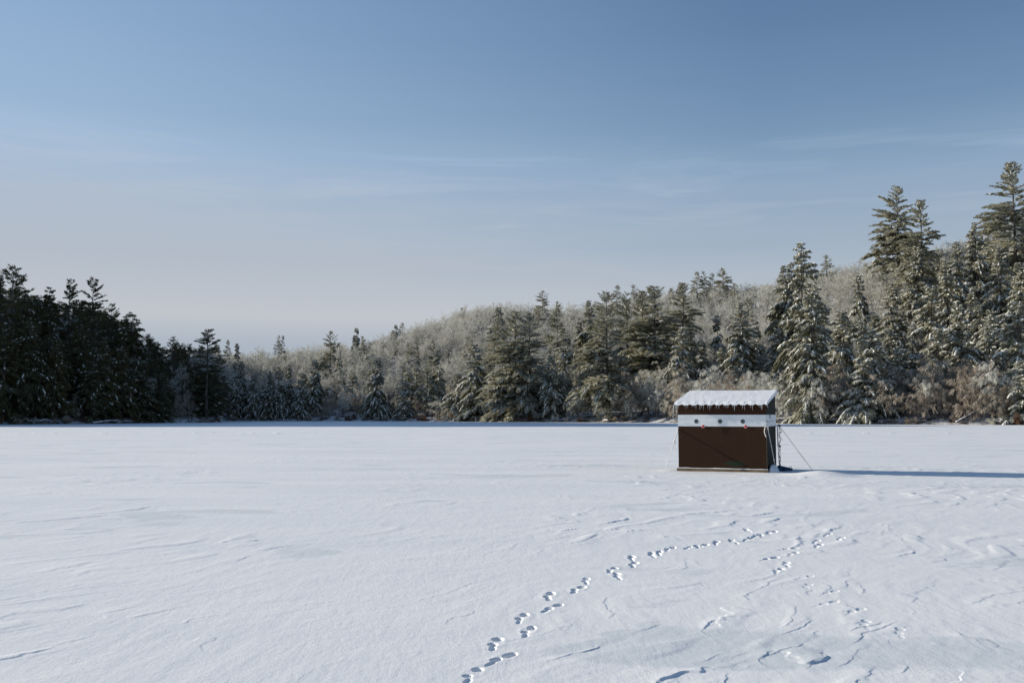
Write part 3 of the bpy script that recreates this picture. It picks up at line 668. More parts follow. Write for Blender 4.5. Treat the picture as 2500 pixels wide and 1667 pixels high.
# ---- the far wood: one object, instances of whole trees on points
def merged(trunk, crown, name):
    bm = bmesh.new(); bm.from_mesh(trunk); n = len(bm.faces); bm.from_mesh(crown)
    bm.faces.ensure_lookup_table(); me = bpy.data.meshes.new(name)
    mats = list(trunk.materials) + list(crown.materials)
    for i in range(n, len(bm.faces)): bm.faces[i].material_index += len(trunk.materials)
    bm.to_mesh(me); bm.free()
    for m in mats: me.materials.append(m)
    return me
def far_wood():
    pool = bpy.data.collections.new('far_wood_trees'); srcs = []
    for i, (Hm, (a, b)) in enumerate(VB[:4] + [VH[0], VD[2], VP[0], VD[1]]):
        o = bpy.data.objects.new('tree_%s' % 'abcdefgh'[i], merged(a, b, 'wood_tree')); pool.objects.link(o); srcs.append(Hm)
    me = bpy.data.meshes.new('far_wood')
    P = [(x, y, float(ground(x, y)) - .15) for x, y, h, c in FAR]
    me.from_pydata(P, [], [])
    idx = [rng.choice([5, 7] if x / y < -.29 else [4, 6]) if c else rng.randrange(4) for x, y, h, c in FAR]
    a = me.attributes.new('which', 'INT', 'POINT'); a.data.foreach_set('value', idx)
    sc = []
    for (x, y, h, c), i in zip(FAR, idx): k = h / srcs[i] * rng.uniform(.82, 1.0); w = k * rng.uniform(.95, 1.3); sc += [w, w, k]
    a = me.attributes.new('size', 'FLOAT_VECTOR', 'POINT'); a.data.foreach_set('vector', sc)
    a = me.attributes.new('turn', 'FLOAT', 'POINT'); a.data.foreach_set('value', [rng.uniform(0, 6.28) for _ in FAR])
    o = link('far_wood', me); tag(o, 'frosted grey wood covering the hills behind the shore trees', 'woodland', kind='stuff')
    ng = bpy.data.node_groups.new('far_wood', 'GeometryNodeTree')
    ng.interface.new_socket('Geometry', in_out='INPUT', socket_type='NodeSocketGeometry'); ng.interface.new_socket('Geometry', in_out='OUTPUT', socket_type='NodeSocketGeometry')
    gi = ng.nodes.new('NodeGroupInput'); go = ng.nodes.new('NodeGroupOutput')
    ci = ng.nodes.new('GeometryNodeCollectionInfo'); ci.inputs['Collection'].default_value = pool
    ci.inputs['Separate Children'].default_value = True; ci.inputs['Reset Children'].default_value = True
    ip = ng.nodes.new('GeometryNodeInstanceOnPoints'); ip.inputs['Pick Instance'].default_value = True
    def attr(name, typ):
        n = ng.nodes.new('GeometryNodeInputNamedAttribute'); n.data_type = typ; n.inputs['Name'].default_value = name
        return next(s for s in n.outputs if s.enabled and s.name == 'Attribute')
    cx = ng.nodes.new('ShaderNodeCombineXYZ'); ng.links.new(attr('turn', 'FLOAT'), cx.inputs[2])
    ng.links.new(gi.outputs[0], ip.inputs['Points']); ng.links.new(ci.outputs[0], ip.inputs['Instance'])
    ng.links.new(attr('which', 'INT'), ip.inputs['Instance Index']); ng.links.new(cx.outputs[0], ip.inputs['Rotation'])
    ng.links.new(attr('size', 'FLOAT_VECTOR'), ip.inputs['Scale']); ng.links.new(ip.outputs[0], go.inputs[0])
    md = o.modifiers.new('wood', 'NODES'); md.node_group = ng
far_wood()
print('trees', len(TREES), 'far', len(FAR), 'bare', sum(t['kind'] == 'bare' for t in TREES))

# ------------------------------------------------------------------ the fishing hut
def plain(name, c, rough=.6, metal=0, spec=.5):
    m, t, b = new_mat(name); b.inputs['Base Color'].default_value = (*c, 1); b.inputs['Roughness'].default_value = rough
    b.inputs['Metallic'].default_value = metal; b.inputs['Specular IOR Level'].default_value = spec; return m
def mat_brown():
    m, t, b = new_mat('brown_paint'); v = coords(t); vx = coords(t, scale=(.6, 1, 9))
    c = mix(t, noise(t, 2.2, 4, .6, v), (.027, .0108, .0042), (.042, .0168, .0070))
    c = mix(t, ramp(t, noise(t, 7, 5, .7, vx), [(.55, 0.), (.75, .5)]), c, (.020, .011, .008))
    # specks of bare wood, more of them low down
    s = t.nodes.new('ShaderNodeSeparateXYZ'); t.links.new(v, s.inputs[0])
    low = ramp(t, s.outputs[2], [(.10, 1.), (.45, .35), (1.0, .18)])
    sp = ramp(t, noise(t, 26, 4, .8, coords(t, scale=(1, 1, 2.2))), [(.62, 0.), (.70, 1.)])
    c = mix(t, math_node(t, 'MULTIPLY', sp, low), c, (.24, .17, .10))
    # a rubbed patch of green paint
    mp = coords(t, scale=(3.1, 0, 9.5)); q = t.nodes.new('ShaderNodeVectorMath'); q.operation = 'DISTANCE'
    t.links.new(mp, q.inputs[0]); q.inputs[1].default_value = (1.565 * 3.1, 0, .235 * 9.5)
    e = math_node(t, 'ADD', math_node(t, 'MULTIPLY', q.outputs['Value'], .42), math_node(t, 'MULTIPLY', noise(t, 6, 5, .75, coords(t, scale=(1, 1, 1.6))), .72))
    c = mix(t, ramp(t, e, [(.66, .9), (.74, 0.)]), c, (.022, .032, .016))
    t.links.new(c, b.inputs['Base Color']); b.inputs['Roughness'].default_value = .7; b.inputs['Specular IOR Level'].default_value = .18
    bump(t, noise(t, 14, 5, .7, vx), .35, .006, b); return m
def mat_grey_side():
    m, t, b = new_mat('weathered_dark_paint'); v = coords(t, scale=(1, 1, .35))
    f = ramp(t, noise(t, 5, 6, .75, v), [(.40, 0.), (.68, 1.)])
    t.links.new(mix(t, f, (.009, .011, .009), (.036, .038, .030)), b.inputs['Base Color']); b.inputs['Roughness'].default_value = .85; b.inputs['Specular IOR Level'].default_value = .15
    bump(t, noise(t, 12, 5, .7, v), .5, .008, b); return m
def mat_white():
    m, t, b = new_mat('white_paint'); v = coords(t); vx = coords(t, scale=(.8, 1, 3))
    c = mix(t, ramp(t, noise(t, 3, 5, .65, vx), [(.38, 0.), (.62, 1.)]), (.66, .70, .72), (.80, .82, .83))
    c = mix(t, ramp(t, noise(t, 34, 2, .6, v), [(.74, 0.), (.77, 1.)]), c, (.30, .30, .29))
    t.links.new(c, b.inputs['Base Color']); b.inputs['Roughness'].default_value = .5
    bump(t, noise(t, 8, 4, .6, vx), .2, .004, b); return m
def mat_wood():
    m, t, b = new_mat('weathered_beam'); v = coords(t, scale=(.5, 6, 6))
    t.links.new(mix(t, ramp(t, noise(t, 6, 6, .7, v), [(.35, 0.), (.65, 1.)]), (.07, .05, .03), (.27, .20, .12)), b.inputs['Base Color'])
    b.inputs['Roughness'].default_value = .85; bump(t, noise(t, 7, 5, .7, v), .6, .01, b); return m
def mat_ice():
    m, t, b = new_mat('ice'); b.inputs['Base Color'].default_value = (.80, .84, .88, 1); b.inputs['Roughness'].default_value = .15
    b.inputs['Transmission Weight'].default_value = .55; b.inputs['IOR'].default_value = 1.31
    bump(t, noise(t, 40, 2, .5, coords(t)), .5, .01, b); return m
def mat_rope(name, a, c, sc=60):
    m, t, b = new_mat(name); v = coords(t)
    t.links.new(mix(t, ramp(t, noise(t, sc, 3, .6, v), [(.4, 0.), (.6, 1.)]), a, c), b.inputs['Base Color']); b.inputs['Roughness'].default_value = .7
    bump(t, noise(t, sc * 2, 2, .6, v), .8, .01, b); return m
K = dict(brown=mat_brown(), side=mat_grey_side(), white=mat_white(), wood=mat_wood(), ice=mat_ice(), black=plain('black', (.012, .013, .014), .5),
         glass=plain('dusty_pane', (.055, .075, .075), .18), red=plain('red_reflector', (.62, .010, .018), .22), rim=plain('pale_rim', (.62, .50, .48), .4),
         tin=plain('roof_tin', (.16, .13, .11), .5, .4), white_rope=mat_rope('iced_rope', (.60, .60, .58), (.88, .88, .87)), dark_rope=mat_rope('dark_rope', (.012, .013, .016), (.10, .10, .11), 30),
         blue=mat_rope('dark_blue_cloth', (.010, .028, .085), (.030, .070, .17), 12), screw=plain('rusty_screw', (.10, .05, .03), .6))
def obj_from_bm(name, bm, mat, parent=None, smooth=False):
    me = bpy.data.meshes.new(name); bmesh.ops.recalc_face_normals(bm, faces=bm.faces); bm.to_mesh(me); bm.free()
    for m in (mat if isinstance(mat, list) else [mat]): me.materials.append(m)
    if smooth:
        for p in me.polygons: p.use_smooth = True
    return link(name, me, parent)
def bm_box(bm, x0, x1, y0, y1, z0, z1, bev=0.0):
    r = bmesh.ops.create_cube(bm, size=1); vs = r['verts']
    for v in vs: v.co = Vector(((x0 + x1) / 2 + v.co.x * (x1 - x0), (y0 + y1) / 2 + v.co.y * (y1 - y0), (z0 + z1) / 2 + v.co.z * (z1 - z0)))
    if bev: bmesh.ops.bevel(bm, geom=list({e for v in vs for e in v.link_edges}), offset=bev, segments=2, affect='EDGES')
def box(name, mat, parent, *a, bev=.004):
    bm = bmesh.new(); bm_box(bm, *a, bev=bev); return obj_from_bm(name, bm, mat, parent)
def prism(name, mat, parent, pts, axis, a, b, bev=.003):
    """polygon pts in the plane across axis, extruded from a to b"""
    bm = bmesh.new()
    mk = (lambda p, t: (t, p[0], p[1])) if axis == 'x' else (lambda p, t: (p[0], t, p[1]))
    A = [bm.verts.new(mk(p, a)) for p in pts]; B = [bm.verts.new(mk(p, b)) for p in pts]; n = len(pts)
    bm.faces.new(A); bm.faces.new(B[::-1])
    for i in range(n): bm.faces.new([A[i], B[i], B[(i + 1) % n], A[(i + 1) % n]])
    bmesh.ops.recalc_face_normals(bm, faces=bm.faces)
    if bev: bmesh.ops.bevel(bm, geom=bm.edges[:], offset=bev, segments=1, affect='EDGES')
    return obj_from_bm(name, bm, mat, parent)
def tube(bm, pts, rad, k=8, jit=0, seed=0, cap=True):
    r = random.Random(seed); pts = [Vector(p) for p in pts]; rings = []; n = len(pts); u = None
    for i, p in enumerate(pts):
        d = (pts[min(i + 1, n - 1)] - pts[max(i - 1, 0)]).normalized()
        if u is None: u = d.orthogonal().normalized()
        u = (u - d * u.dot(d)).normalized(); v = d.cross(u)
        ra = (rad(i / (n - 1)) if callable(rad) else rad) * (1 + r.uniform(-jit, jit))
        rings.append([bm.verts.new(p + (u * math.cos(6.2832 * j / k) + v * math.sin(6.2832 * j / k)) * ra) for j in range(k)])
    for a, b in zip(rings, rings[1:]):
        for j in range(k): bm.faces.new([a[j], a[(j + 1) % k], b[(j + 1) % k], b[j]])
    if cap: bm.faces.new(rings[0][::-1]); bm.faces.new(rings[-1])
def curve_pts(P, n, sag=0.0, wob=0.0, seed=0):
    """Catmull-Rom through P"""
    r = random.Random(seed); P = [Vector(p) for p in P]; Q = [P[0] * 2 - P[1]] + P + [P[-1] * 2 - P[-2]]; out = []
    segs = len(P) - 1
    for i in range(n + 1):
        f = i / n * segs; k = min(int(f), segs - 1); t = f - k; a, b, c, d = Q[k:k + 4]
        p = .5 * ((2 * b) + (c - a) * t + (2 * a - 5 * b + 4 * c - d) * t * t + (3 * b - a - 3 * c + d) * t ** 3)
        p.z -= sag * 4 * (i / n) * (1 - i / n); p += Vector([r.uniform(-wob, wob) for _ in range(3)]); out.append(p)
    return out
def ball(bm, c, r, sub=2, sc=(1, 1, 1), jit=0, seed=0):
    q = bmesh.ops.create_icosphere(bm, subdivisions=sub, radius=1); rr = random.Random(seed)
    for v in q['verts']:
        k = 1 + rr.uniform(-jit, jit); v.co = Vector((c[0] + v.co.x * r * sc[0] * k, c[1] + v.co.y * r * sc[1] * k, c[2] + v.co.z * r * sc[2] * k))

hut = empty('fishing_hut', (HX, HY, 0), HYAW)
tag(hut, 'brown wooden ice fishing hut with white band and snow covered slanting roof', 'hut')
ZE, ZR, OL, OR, OF, OB = 1.815, 2.185, .088, .053, .124, .108       # roof underside heights and overhangs
slope = (ZR - ZE) / (OF + HD + OB)
zr = lambda v: ZE + (v + OF) * slope
T = .018; B0, B1 = 1.243, 1.563
# front wall with three round holes is set between base beam and roof
def front_wall():
    return prism('front_wall', K['brown'], hut, [(0, .09), (HW, .09), (HW, zr(0) - .012), (0, zr(0) - .012)], 'y', 0, T, 0)
front_wall()
for nm, x0, x1 in (('side_wall', HW - T, HW), ('side_wall', 0, T)):
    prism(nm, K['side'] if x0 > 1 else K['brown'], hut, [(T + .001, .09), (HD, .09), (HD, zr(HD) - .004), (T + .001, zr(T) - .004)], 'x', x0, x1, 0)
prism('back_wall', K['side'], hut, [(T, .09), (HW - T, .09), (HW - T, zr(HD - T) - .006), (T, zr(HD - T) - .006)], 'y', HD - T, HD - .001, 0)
box('corner_trim', K['wood'], hut, HW + .0, HW + .006, -.004, .035, .10, B0 - .006, bev=.001)
# white band: front board and side board
box('white_band', K['white'], hut, -.004, HW - .0035, -.008, -.0005, B0, B1, bev=.002)
box('white_band', K['white'], hut, HW + .0005, HW + .009, -.008, HD, B0 + .003, B1 + .002, bev=.002)
# screws in the plywood, in rows
scr = None
for (u, z) in [(1.18, .35), (1.19, .62), (1.18, .83), (1.17, .98), (1.19, 1.15), (2.33, .28), (2.34, .45), (.07, .95), (2.36, 1.28), (.73, .70), (1.96, .86), (1.93, .98)]:
    if scr is None:
        bm = bmesh.new(); ball(bm, (0, 0, 0), .009, 1, (1, .4, 1)); scr = obj_from_bm('screw', bm, K['screw'], hut, True)
        s_ = scr
    else: s_ = scr.copy(); COL.objects.link(s_)
    s_.location = (u, -.002 if not (B0 < z < B1) else -.010, z)
# round windows
def disc(bm, c, r, d0, d1, k=32):
    A = [bm.verts.new((c[0] + r * math.cos(6.28318 * j / k), d0, c[1] + r * math.sin(6.28318 * j / k))) for j in range(k)]
    B = [bm.verts.new((v.co.x, d1, v.co.z)) for v in A]
    bm.faces.new(A); bm.faces.new(B[::-1])
    for j in range(k): bm.faces.new([A[j], A[(j + 1) % k], B[(j + 1) % k], B[j]])
def ringmesh(bm, c, r, w, y, k=32, m=8):
    for i in range(k):
        pass
    V = [[bm.verts.new((c[0] + (r + w * math.cos(6.28318 * b / m)) * math.cos(6.28318 * a / k), y + w * math.sin(6.28318 * b / m), c[1] + (r + w * math.cos(6.28318 * b / m)) * math.sin(6.28318 * a / k))) for b in range(m)] for a in range(k)]
    for a in range(k):
        for b in range(m): bm.faces.new([V[a][b], V[(a + 1) % k][b], V[(a + 1) % k][(b + 1) % m], V[a][(b + 1) % m]])
for u in (.512, 1.168, 1.783):
    bm = bmesh.new(); ringmesh(bm, (u, 1.382), .055, .005, -.0085); w_ = obj_from_bm('window', bm, K['black'], hut, True)
    bm = bmesh.new(); disc(bm, (u, 1.382), .053, -.0105, -.0075); obj_from_bm('pane', bm, K['glass'], w_)
for u in (.697, 1.856):
    bm = bmesh.new(); ringmesh(bm, (u, B0 + .002), .040, .006, -.013); r_ = obj_from_bm('reflector', bm, K['rim'], hut, True)
    bm = bmesh.new(); ball(bm, (u, -.012, B0 + .002), .038, 3, (1, .25, 1)); obj_from_bm('lens', bm, K['red'], r_, True)
# small hardware on the side band
box('latch', K['black'], hut, HW + .0095, HW + .02, .62, .70, B1 - .085, B1 + .01, bev=.002)
for v, z, h in ((.13, 1.385, .05), (.30, 1.38, .022), (.62, 1.385, .03), (.95, 1.392, .03), (1.25, 1.398, .028), (.66, 1.475, .018)):
    box('bracket', K['black'], hut, HW + .0095, HW + .016, v, v + .05, z - h / 2, z + h / 2, bev=.001)
# base beams
box('base_beam', K['wood'], hut, -.045, HW + .035, -.050, .045, -.06, .092, bev=.008)
box('base_beam', K['wood'], hut, HW - .06, HW + .030, .047, HD + .03, -.06, .088, bev=.008)
box('base_beam', K['wood'], hut, -.04, .05, .047, HD + .03, -.06, .088, bev=.008)
def snow_strip(name, x0, x1, y0, y1, z, h, seed):
    V = []; nx, ny = 70, 5; F = []
    for j in range(ny):
        for i in range(nx):
            x = x0 + (x1 - x0) * i / (nx - 1); y = y0 + (y1 - y0) * j / (ny - 1); e = math.sin(math.pi * j / (ny - 1)) ** .5
            V.append((x, y, z + (h * e * (1 + 1.0 * float(pn(x * 3, y * 20, seed))) if 0 < j < ny - 1 else -.001)))
    for j in range(ny - 1):
        for i in range(nx - 1): a = j * nx + i; F.append((a, a + 1, a + nx + 1, a + nx))
    return link(name, raw_mesh(name, V, F, None, [M['snow']], smooth=True), hut)
snow_strip('beam_snow', -.04, HW + .03, -.048, -.001, .092, .016, 5)
# corrugated roof sheet, its snow and the icicles
WAVE = .2235; NW = int((HW + OL + OR) / WAVE) + 1
def wave(u): 
    f = ((u + OL) / WAVE - .5) % 1; return .026 * max(0, math.cos((f - .5) * 2 * math.pi)) ** .8
def roof():
    us = np.linspace(-OL, HW + OR, 12 * 14 + 1); vs = np.linspace(-OF, HD + OB, 14); V = []; F = []; nu, nv = len(us), len(vs)
    for th in (0, .008):
        for v in vs:
            for u in us: V.append((u, v, zr(v) + wave(u) + th))
    n = nu * nv
    for j in range(nv - 1):
        for i in range(nu - 1):
            a = j * nu + i; F += [(a, a + nu, a + nu + 1, a + 1), (n + a, n + a + 1, n + a + nu + 1, n + a + nu)]
    for i in range(nu - 1): F += [(i, i + 1, n + i + 1, n + i), ((nv - 1) * nu + i + 1, (nv - 1) * nu + i, n + (nv - 1) * nu + i, n + (nv - 1) * nu + i + 1)]
    for j in range(nv - 1): a = j * nu; F += [(a + nu, a, n + a, n + a + nu), (a + nu - 1, a + 2 * nu - 1, n + a + 2 * nu - 1, n + a + nu - 1)]
    r_ = link('roof', raw_mesh('roof', V, F, None, [K['tin']]), hut)
    # snow: bottom follows the sheet, top is a soft blanket
    us = np.linspace(-OL - .004, HW + OR - .002, 240); vs = np.linspace(-OF - .012, HD + OB - .004, 130); nu, nv = len(us), len(vs)
    U, W = np.meshgrid(us, vs)
    wv = np.vectorize(wave)(np.clip(U, -OL, HW + OR)); bot = zr(W) + wv + .0085
    eu = np.minimum(U - us[0], us[-1] - U); ev = np.minimum(W - vs[0], vs[-1] - W)
    lump = .006 * fbm(U * 6, W * 6, 3, 3) + .004 * fbm(U * 22, W * 22, 2, 4)
    thick = .068 + .012 * pn(U * 1.1, W * 1.3, 8)
    rx = np.clip(eu / .007, 0, 1); ry = np.clip(ev / .10, 0, 1)
    rr_ = np.sqrt(np.clip(1 - (1 - rx) ** 2, 0, 1)) ** .6 * np.where(W < 1, (np.clip(1 - (1 - ry) ** 2, 0, 1)) ** .5, 1)
    front = sst(.35, 0, W + OF) if False else 1 - sst(0, .30, W + OF)
    ridges = front * (-.020 + .005 * np.cos((U + OL) / WAVE * 2 * np.pi + np.pi) + .008 * pn(U * 25, W * 9, 6))
    top = zr(W) + .022 + (thick + ridges) * (.12 + .88 * rr_) + lump * rr_
    top = np.maximum(top, bot + .004)
    # scalloped lower lip hanging between the ribs
    V = np.concatenate([np.stack([U, W, bot], -1).reshape(-1, 3), np.stack([U, W, top], -1).reshape(-1, 3)]); n = nu * nv
    j, i = np.meshgrid(np.arange(nv - 1), np.arange(nu - 1), indexing='ij'); a = (j * nu + i).ravel()
    F = [np.stack([a, a + nu, a + nu + 1, a + 1], 1), np.stack([n + a, n + a + 1, n + a + nu + 1, n + a + nu], 1)]
    i = np.arange(nu - 1); l = (nv - 1) * nu
    F += [np.stack([i, i + 1, n + i + 1, n + i], 1), np.stack([l + i + 1, l + i, n + l + i, n + l + i + 1], 1)]
    j = np.arange(nv - 1) * nu; k = nu - 1
    F += [np.stack([j + nu, j, n + j, n + j + nu], 1), np.stack([j + k, j + nu + k, n + j + nu + k, n + j + k], 1)]
    link('roof_snow', raw_mesh('roof_snow', V, np.concatenate(F), None, [M['snow']], smooth=False), r_)
    ri = random.Random(8)
    def icicle(u, ln, r0, lean=0.0, v=-OF - .003, bend=0):
        z = zr(v) + .002; bm = bmesh.new(); n = 9
        pts = [(u + lean * (i / n) + bend * math.sin(i / n * 3.1), v + .01 * lean, z - ln * i / n + .012) for i in range(n + 1)]
        tube(bm, pts, lambda t: r0 * .9 * (1 - t) ** .65 + .001, 7, .12, ri.random()); obj_from_bm('icicle', bm, K['ice'], r_, True)
    u = .0
    while u < HW + .02:
        if wave(u) < .012: icicle(u, ri.choice([.05, .07, .09, .10, .12, .14]) * ri.uniform(.8, 1.15), ri.uniform(.0035, .0058), ri.uniform(-.012, .006))
        u += ri.uniform(.034, .075)
    icicle(-OL + .004, .40, .013, -.012, bend=-.018); icicle(-OL + .055, .36, .011, .030, bend=.004); icicle(HW + OR - .004, .075, .008, .035)
    icicle(1.585, .165, .008); icicle(2.32, .14, .012)
    return r_
roof()

# ---- rocks and fallen wood along the shore
def boulder(px, s, r, lab):
    Y = float(shoreY(px)) + s; X = (px - 1250) / FPX * Y; z = float(ground(X, Y)); e = empty('boulder', (X, Y, z), rng.uniform(0, 6))
    tag(e, lab, 'boulder', 'snow capped boulders on the shore')
    for nm, mt, k, dz in (('rock', M['bark'], 1, 0), ('snow_cap', M['snow'], .90, .16)):
        bm = bmesh.new(); bmesh.ops.create_icosphere(bm, subdivisions=4, radius=1)
        for v in bm.verts:
            c = v.co; f = 1 + .22 * float(pn(c.x * 1.5 + px, c.y * 1.5)) + .16 * float(pn(c.y * 2.3, c.z * 2.3 + px)); sx = 1.35
            v.co = Vector((c.x * r * sx * f * k, c.y * r * f * k, (c.z * .72 * f * (k if dz == 0 else .80) + dz) * r))
        obj_from_bm(nm, bm, mt, e, True)
for a in ((288, .5, 1.0, 'round snow capped boulder at the ice edge under the left wood'), (112, .4, 1.2, 'snow capped boulder beside the foot of the bare curved trunk'),
          (1960, 1.5, .7, 'small snowy boulder nearest the right side of the hut'), (2035, 2.0, .9, 'snowy boulder on the bank between the hut and the snow skirted hemlock'),
          (2150, 1.0, .8, 'snowy boulder just right of the snow skirted hemlock'), (2440, 1.5, 1.0, 'low snowy boulder near the right edge of the photo'), (2482, 2.5, 1.2, 'largest snowy boulder, at the right edge of the photo'), (1480, .8, .8, 'snowy boulder on the shore left of the hut')): boulder(*a)
def log(px0, px1, s0, s1, h0, h1, r, lab):
    P = []
    for px, s, h in ((px0, s0, h0), ((px0 + px1) / 2, (s0 + s1) / 2, (h0 + h1) / 2 + .25), (px1, s1, h1)):
        Y = float(shoreY(px)) + s; X = (px - 1250) / FPX * Y; P.append(Vector((X, Y, max(float(ground(X, Y)), 0) + h)))
    o = None
    bm = bmesh.new(); tube(bm, curve_pts(P, 24, 0, .03, 4), lambda t: r * (1 - .7 * t), 8, .15, 3); o = obj_from_bm('fallen_log', bm, M['bark'], None, True); tag(o, lab, 'log', 'fallen wood on the shore')
    bm = bmesh.new(); tube(bm, curve_pts([p + Vector((0, 0, r * .55)) for p in P], 24, 0, .03, 4), lambda t: r * .75 * (1 - .65 * t), 8, .3, 5); obj_from_bm('snow_cover', bm, M['snow'], o, True)
log(1950, 2030, .2, 2.5, .1, .9, .16, 'snow covered fallen log leaning up the bank right of the hut')
log(2330, 2430, 1.0, 3.0, .2, 2.6, .15, 'long pale fallen trunk slanting up through the brown tangled trees')
log(230, 330, .2, .6, .1, .3, .18, 'fallen branch lying on the ice edge under the left wood')

# ---- things round the hut
CY, SY = math.cos(HYAW), math.sin(HYAW)
def hw(u, v, z): return Vector((HX + CY * u - SY * v, HY + SY * u + CY * v, z))
def rope(label, A, Bp, r, mat, knots, tails=(), sag=0, wob=.002, name='guy_rope'):
    L_ = (Bp - A).length; n = max(30, int(L_ / .03)); P = curve_pts([A, Bp], n, sag, wob, 3); bm = bmesh.new(); tube(bm, P, r, 7, .22, 5)
    o = obj_from_bm(name, bm, mat, None, True); tag(o, label, 'rope', 'ropes staying the hut')
    for (f, kr, kl) in knots:
        c = A.lerp(Bp, f); d = (Bp - A).normalized(); bm = bmesh.new(); q = [c + d * kl * (t - .5) for t in np.linspace(0, 1, 9)]
        tube(bm, q, lambda t: kr * (.45 + .55 * math.sin(math.pi * t)) * (1 + .25 * math.sin(t * 19)), 9, .15, 7); obj_from_bm('knot', bm, mat, o, True)
    for T_, tr_ in tails:
        bm = bmesh.new(); tube(bm, curve_pts(T_, 26, 0, .002, 9), tr_, 6, .2, 6); obj_from_bm('rope_end', bm, mat, o, True)
    return o
A = hw(HW + .03, .02, 1.262); Bp = Vector((7.18, 27.22, .0))
rope('white iced guy rope slanting down the right front corner of the hut', A, Bp, .0095, K['white_rope'],
     [(.015, .030, .10), (.06, .024, .07), (.73, .023, .07)],
     [([A, A + Vector((-.07, -.02, -.05)), A + Vector((-.085, -.02, -.17)), A + Vector((-.045, -.02, -.30))], .012), ([A + Vector((0, 0, .0)), A + Vector((.0, 0, .05)), A + Vector((.012, 0, .075))], .006)])
A = hw(-.004, -.004, 1.17); Bp = hw(-.27, -.50, .0)
rope('pale iced guy rope with a big knot at the left of the hut', A, Bp, .0075, K['white_rope'],
     [(.02, .010, .04), (.30, .022, .17), (.40, .018, .10)], [([A.lerp(Bp, .27), A.lerp(Bp, .30) + Vector((.035, 0, 0)), A.lerp(Bp, .34) + Vector((.045, 0, -.02))], .006), ([A, A + Vector((.06, 0, .01)), A + Vector((.16, 0, -.005))], .004), ([A, A.lerp(Bp, .1) + Vector((.03, 0, 0)), A.lerp(Bp, .25)], .004)], wob=.003)
A = Vector((7.655, 28.62, 1.25)); Bp = Vector((8.46, 28.26, .02))
rope('thin dark guy line running out to the snow right of the hut', A, Bp, .0058, K['dark_rope'], [(.0, .030, .11)],
     [([A, A + Vector((.02, 0, -.09)), A + Vector((.08, 0, -.16)), A + Vector((.02, 0, -.19))], .006)], wob=.0008)
# iced pole standing at the back right corner and the dark rope wound down it
pl = Vector((7.615, 28.60, 0))
bm = bmesh.new(); tube(bm, curve_pts([pl + Vector((.02, 0, .03)), pl + Vector((-.005, 0, .6)), pl + Vector((-.015, 0, 1.26))], 30), lambda t: .011 + .011 * (t > .55) * (1 if t < .97 else .6), 9, .18, 2)
o = obj_from_bm('pole', bm, K['white_rope'], None, True); tag(o, 'white iced pole leaning at the back right corner of the hut', 'pole')
bm = bmesh.new(); P = []
rw = random.Random(4)
for i in range(70):
    t = i / 69; P.append(pl + Vector((.030 + .018 * math.sin(t * 26) * (.4 + t) + .012 * math.sin(t * 7), -.03 + .02 * math.cos(t * 26), 1.2 - 1.12 * t)))
tube(bm, P, .0085, 6, .5, 3)
o = obj_from_bm('hanging_rope', bm, K['dark_rope'], None, True); tag(o, 'dark tangled rope hanging beside the iced pole behind the hut', 'rope', 'ropes staying the hut')
for z, r0 in ((.66, .030), (.80, .018), (.96, .016), (.10, .03), (.57, .02)):
    bm = bmesh.new(); ball(bm, (pl.x + .035, pl.y - .03, z), r0, 2, (1, .8, 1.15), .2, 1); obj_from_bm('knot', bm, K['dark_rope'], o, True)
for T_ in ([(.03, 0, .93), (.09, -.02, .88), (.11, -.02, .82)], [(.03, 0, 1.08), (.07, 0, 1.05), (.09, 0, 1.055)], [(.04, 0, .62), (.055, 0, .35), (.05, 0, .06)], [(.02, 0, .45), (.015, -.02, .28), (.045, 0, .10)]):
    bm = bmesh.new(); tube(bm, curve_pts([pl + Vector(p) for p in T_], 16, 0, .003, 2), .005, 6, .2); obj_from_bm('rope_end', bm, K['dark_rope'], o, True)
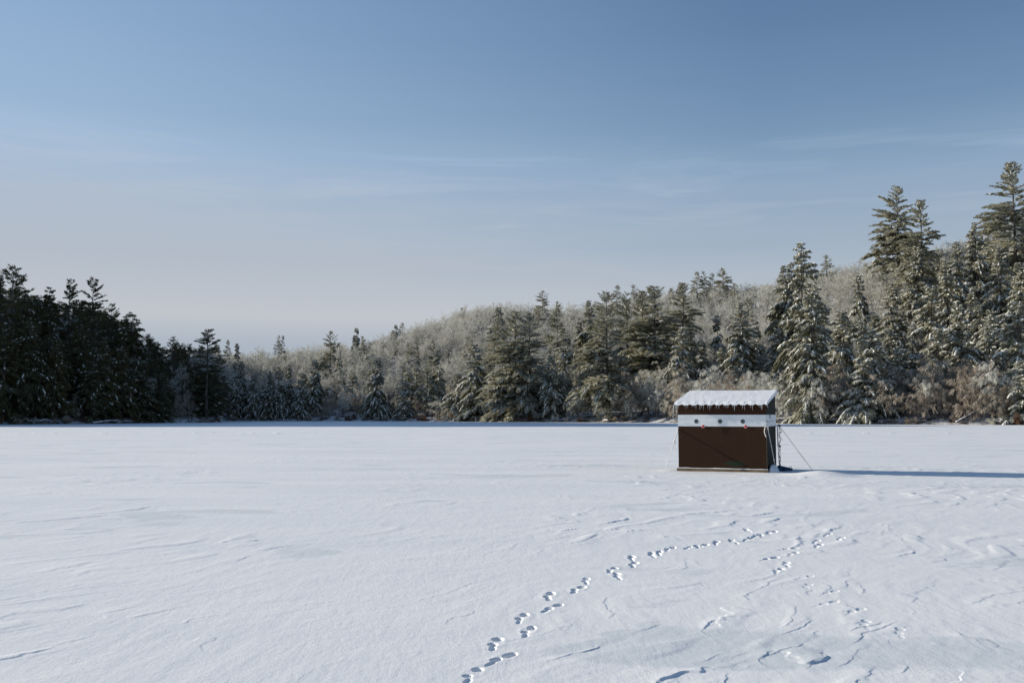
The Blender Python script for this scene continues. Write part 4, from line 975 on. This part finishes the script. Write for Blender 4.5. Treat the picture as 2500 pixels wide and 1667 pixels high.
# snow pile against the side wall
def mound(name, c, sx, sy, sz, mat, seed, label, cat, rot=0, n=34, kind=None):
    V = []; F = []; m = 60
    for j in range(n + 1):
        for i in range(m):
            a = 6.28318 * i / m; f = j / n; k = 1 + .22 * float(pn(math.cos(a) * 1.4 + 3, math.sin(a) * 1.4, seed))
            x = math.cos(a) * f * k * sx; y = math.sin(a) * f * k * sy; z = sz * (1 - f * f) ** .75 * (1 + .35 * float(fbm(x * 5 + 1, y * 5, 3, seed))) - .05 * f
            V.append((c[0] + x * math.cos(rot) - y * math.sin(rot), c[1] + x * math.sin(rot) + y * math.cos(rot), c[2] + z))
    for j in range(n):
        for i in range(m): a = j * m + i; b = j * m + (i + 1) % m; F.append((a, a + m, b + m, b))
    o = link(name, raw_mesh(name, V, F, None, [mat], smooth=True)); tag(o, label, cat, kind=kind); return o
p = hw(HW + .10, .45, 0)
mound('snow_pile', (p.x, p.y, -.01), .17, .42, .22, M['snow'], 5, 'rounded pile of snow heaped against the right side wall of the hut', 'snow pile', HYAW)
# dark blue bundle lying on the snow
def bundle():
    bm = bmesh.new(); A = Vector((7.19, 27.62, .055)); Bq = Vector((7.70, 27.55, .070))
    P = curve_pts([A, A + Vector((.13, 0, .045)), A + Vector((.28, 0, .035)), Bq], 44)
    tube(bm, P, lambda t: .030 + .042 * math.sin(math.pi * min(1, .12 + t * .86)) + .004 * math.sin(t * 31) + .004 * math.sin(t * 73), 16, .06, 3)
    for v in bm.verts: v.co.z = .0 + (v.co.z) * .95; v.co.y = 27.61 + (v.co.y - 27.61) * 1.7
    o = obj_from_bm('rolled_tarp', bm, K['blue'], None, True); tag(o, 'dark blue rolled bundle lying on the snow at the right foot of the hut', 'tarp')
    for f in (.30, .62, .93):
        bm = bmesh.new(); c = A.lerp(Bq, f); ring = [c + Vector((.004 * math.sin(a * 2), math.cos(a) * .128, math.sin(a) * .076)) for a in np.linspace(0, 6.2832, 28)]
        for q in ring: q.z = max(q.z + .005, -.02)
        tube(bm, ring, .006, 5, .1, cap=False); obj_from_bm('tie', bm, K['black'], o, True)
bundle()
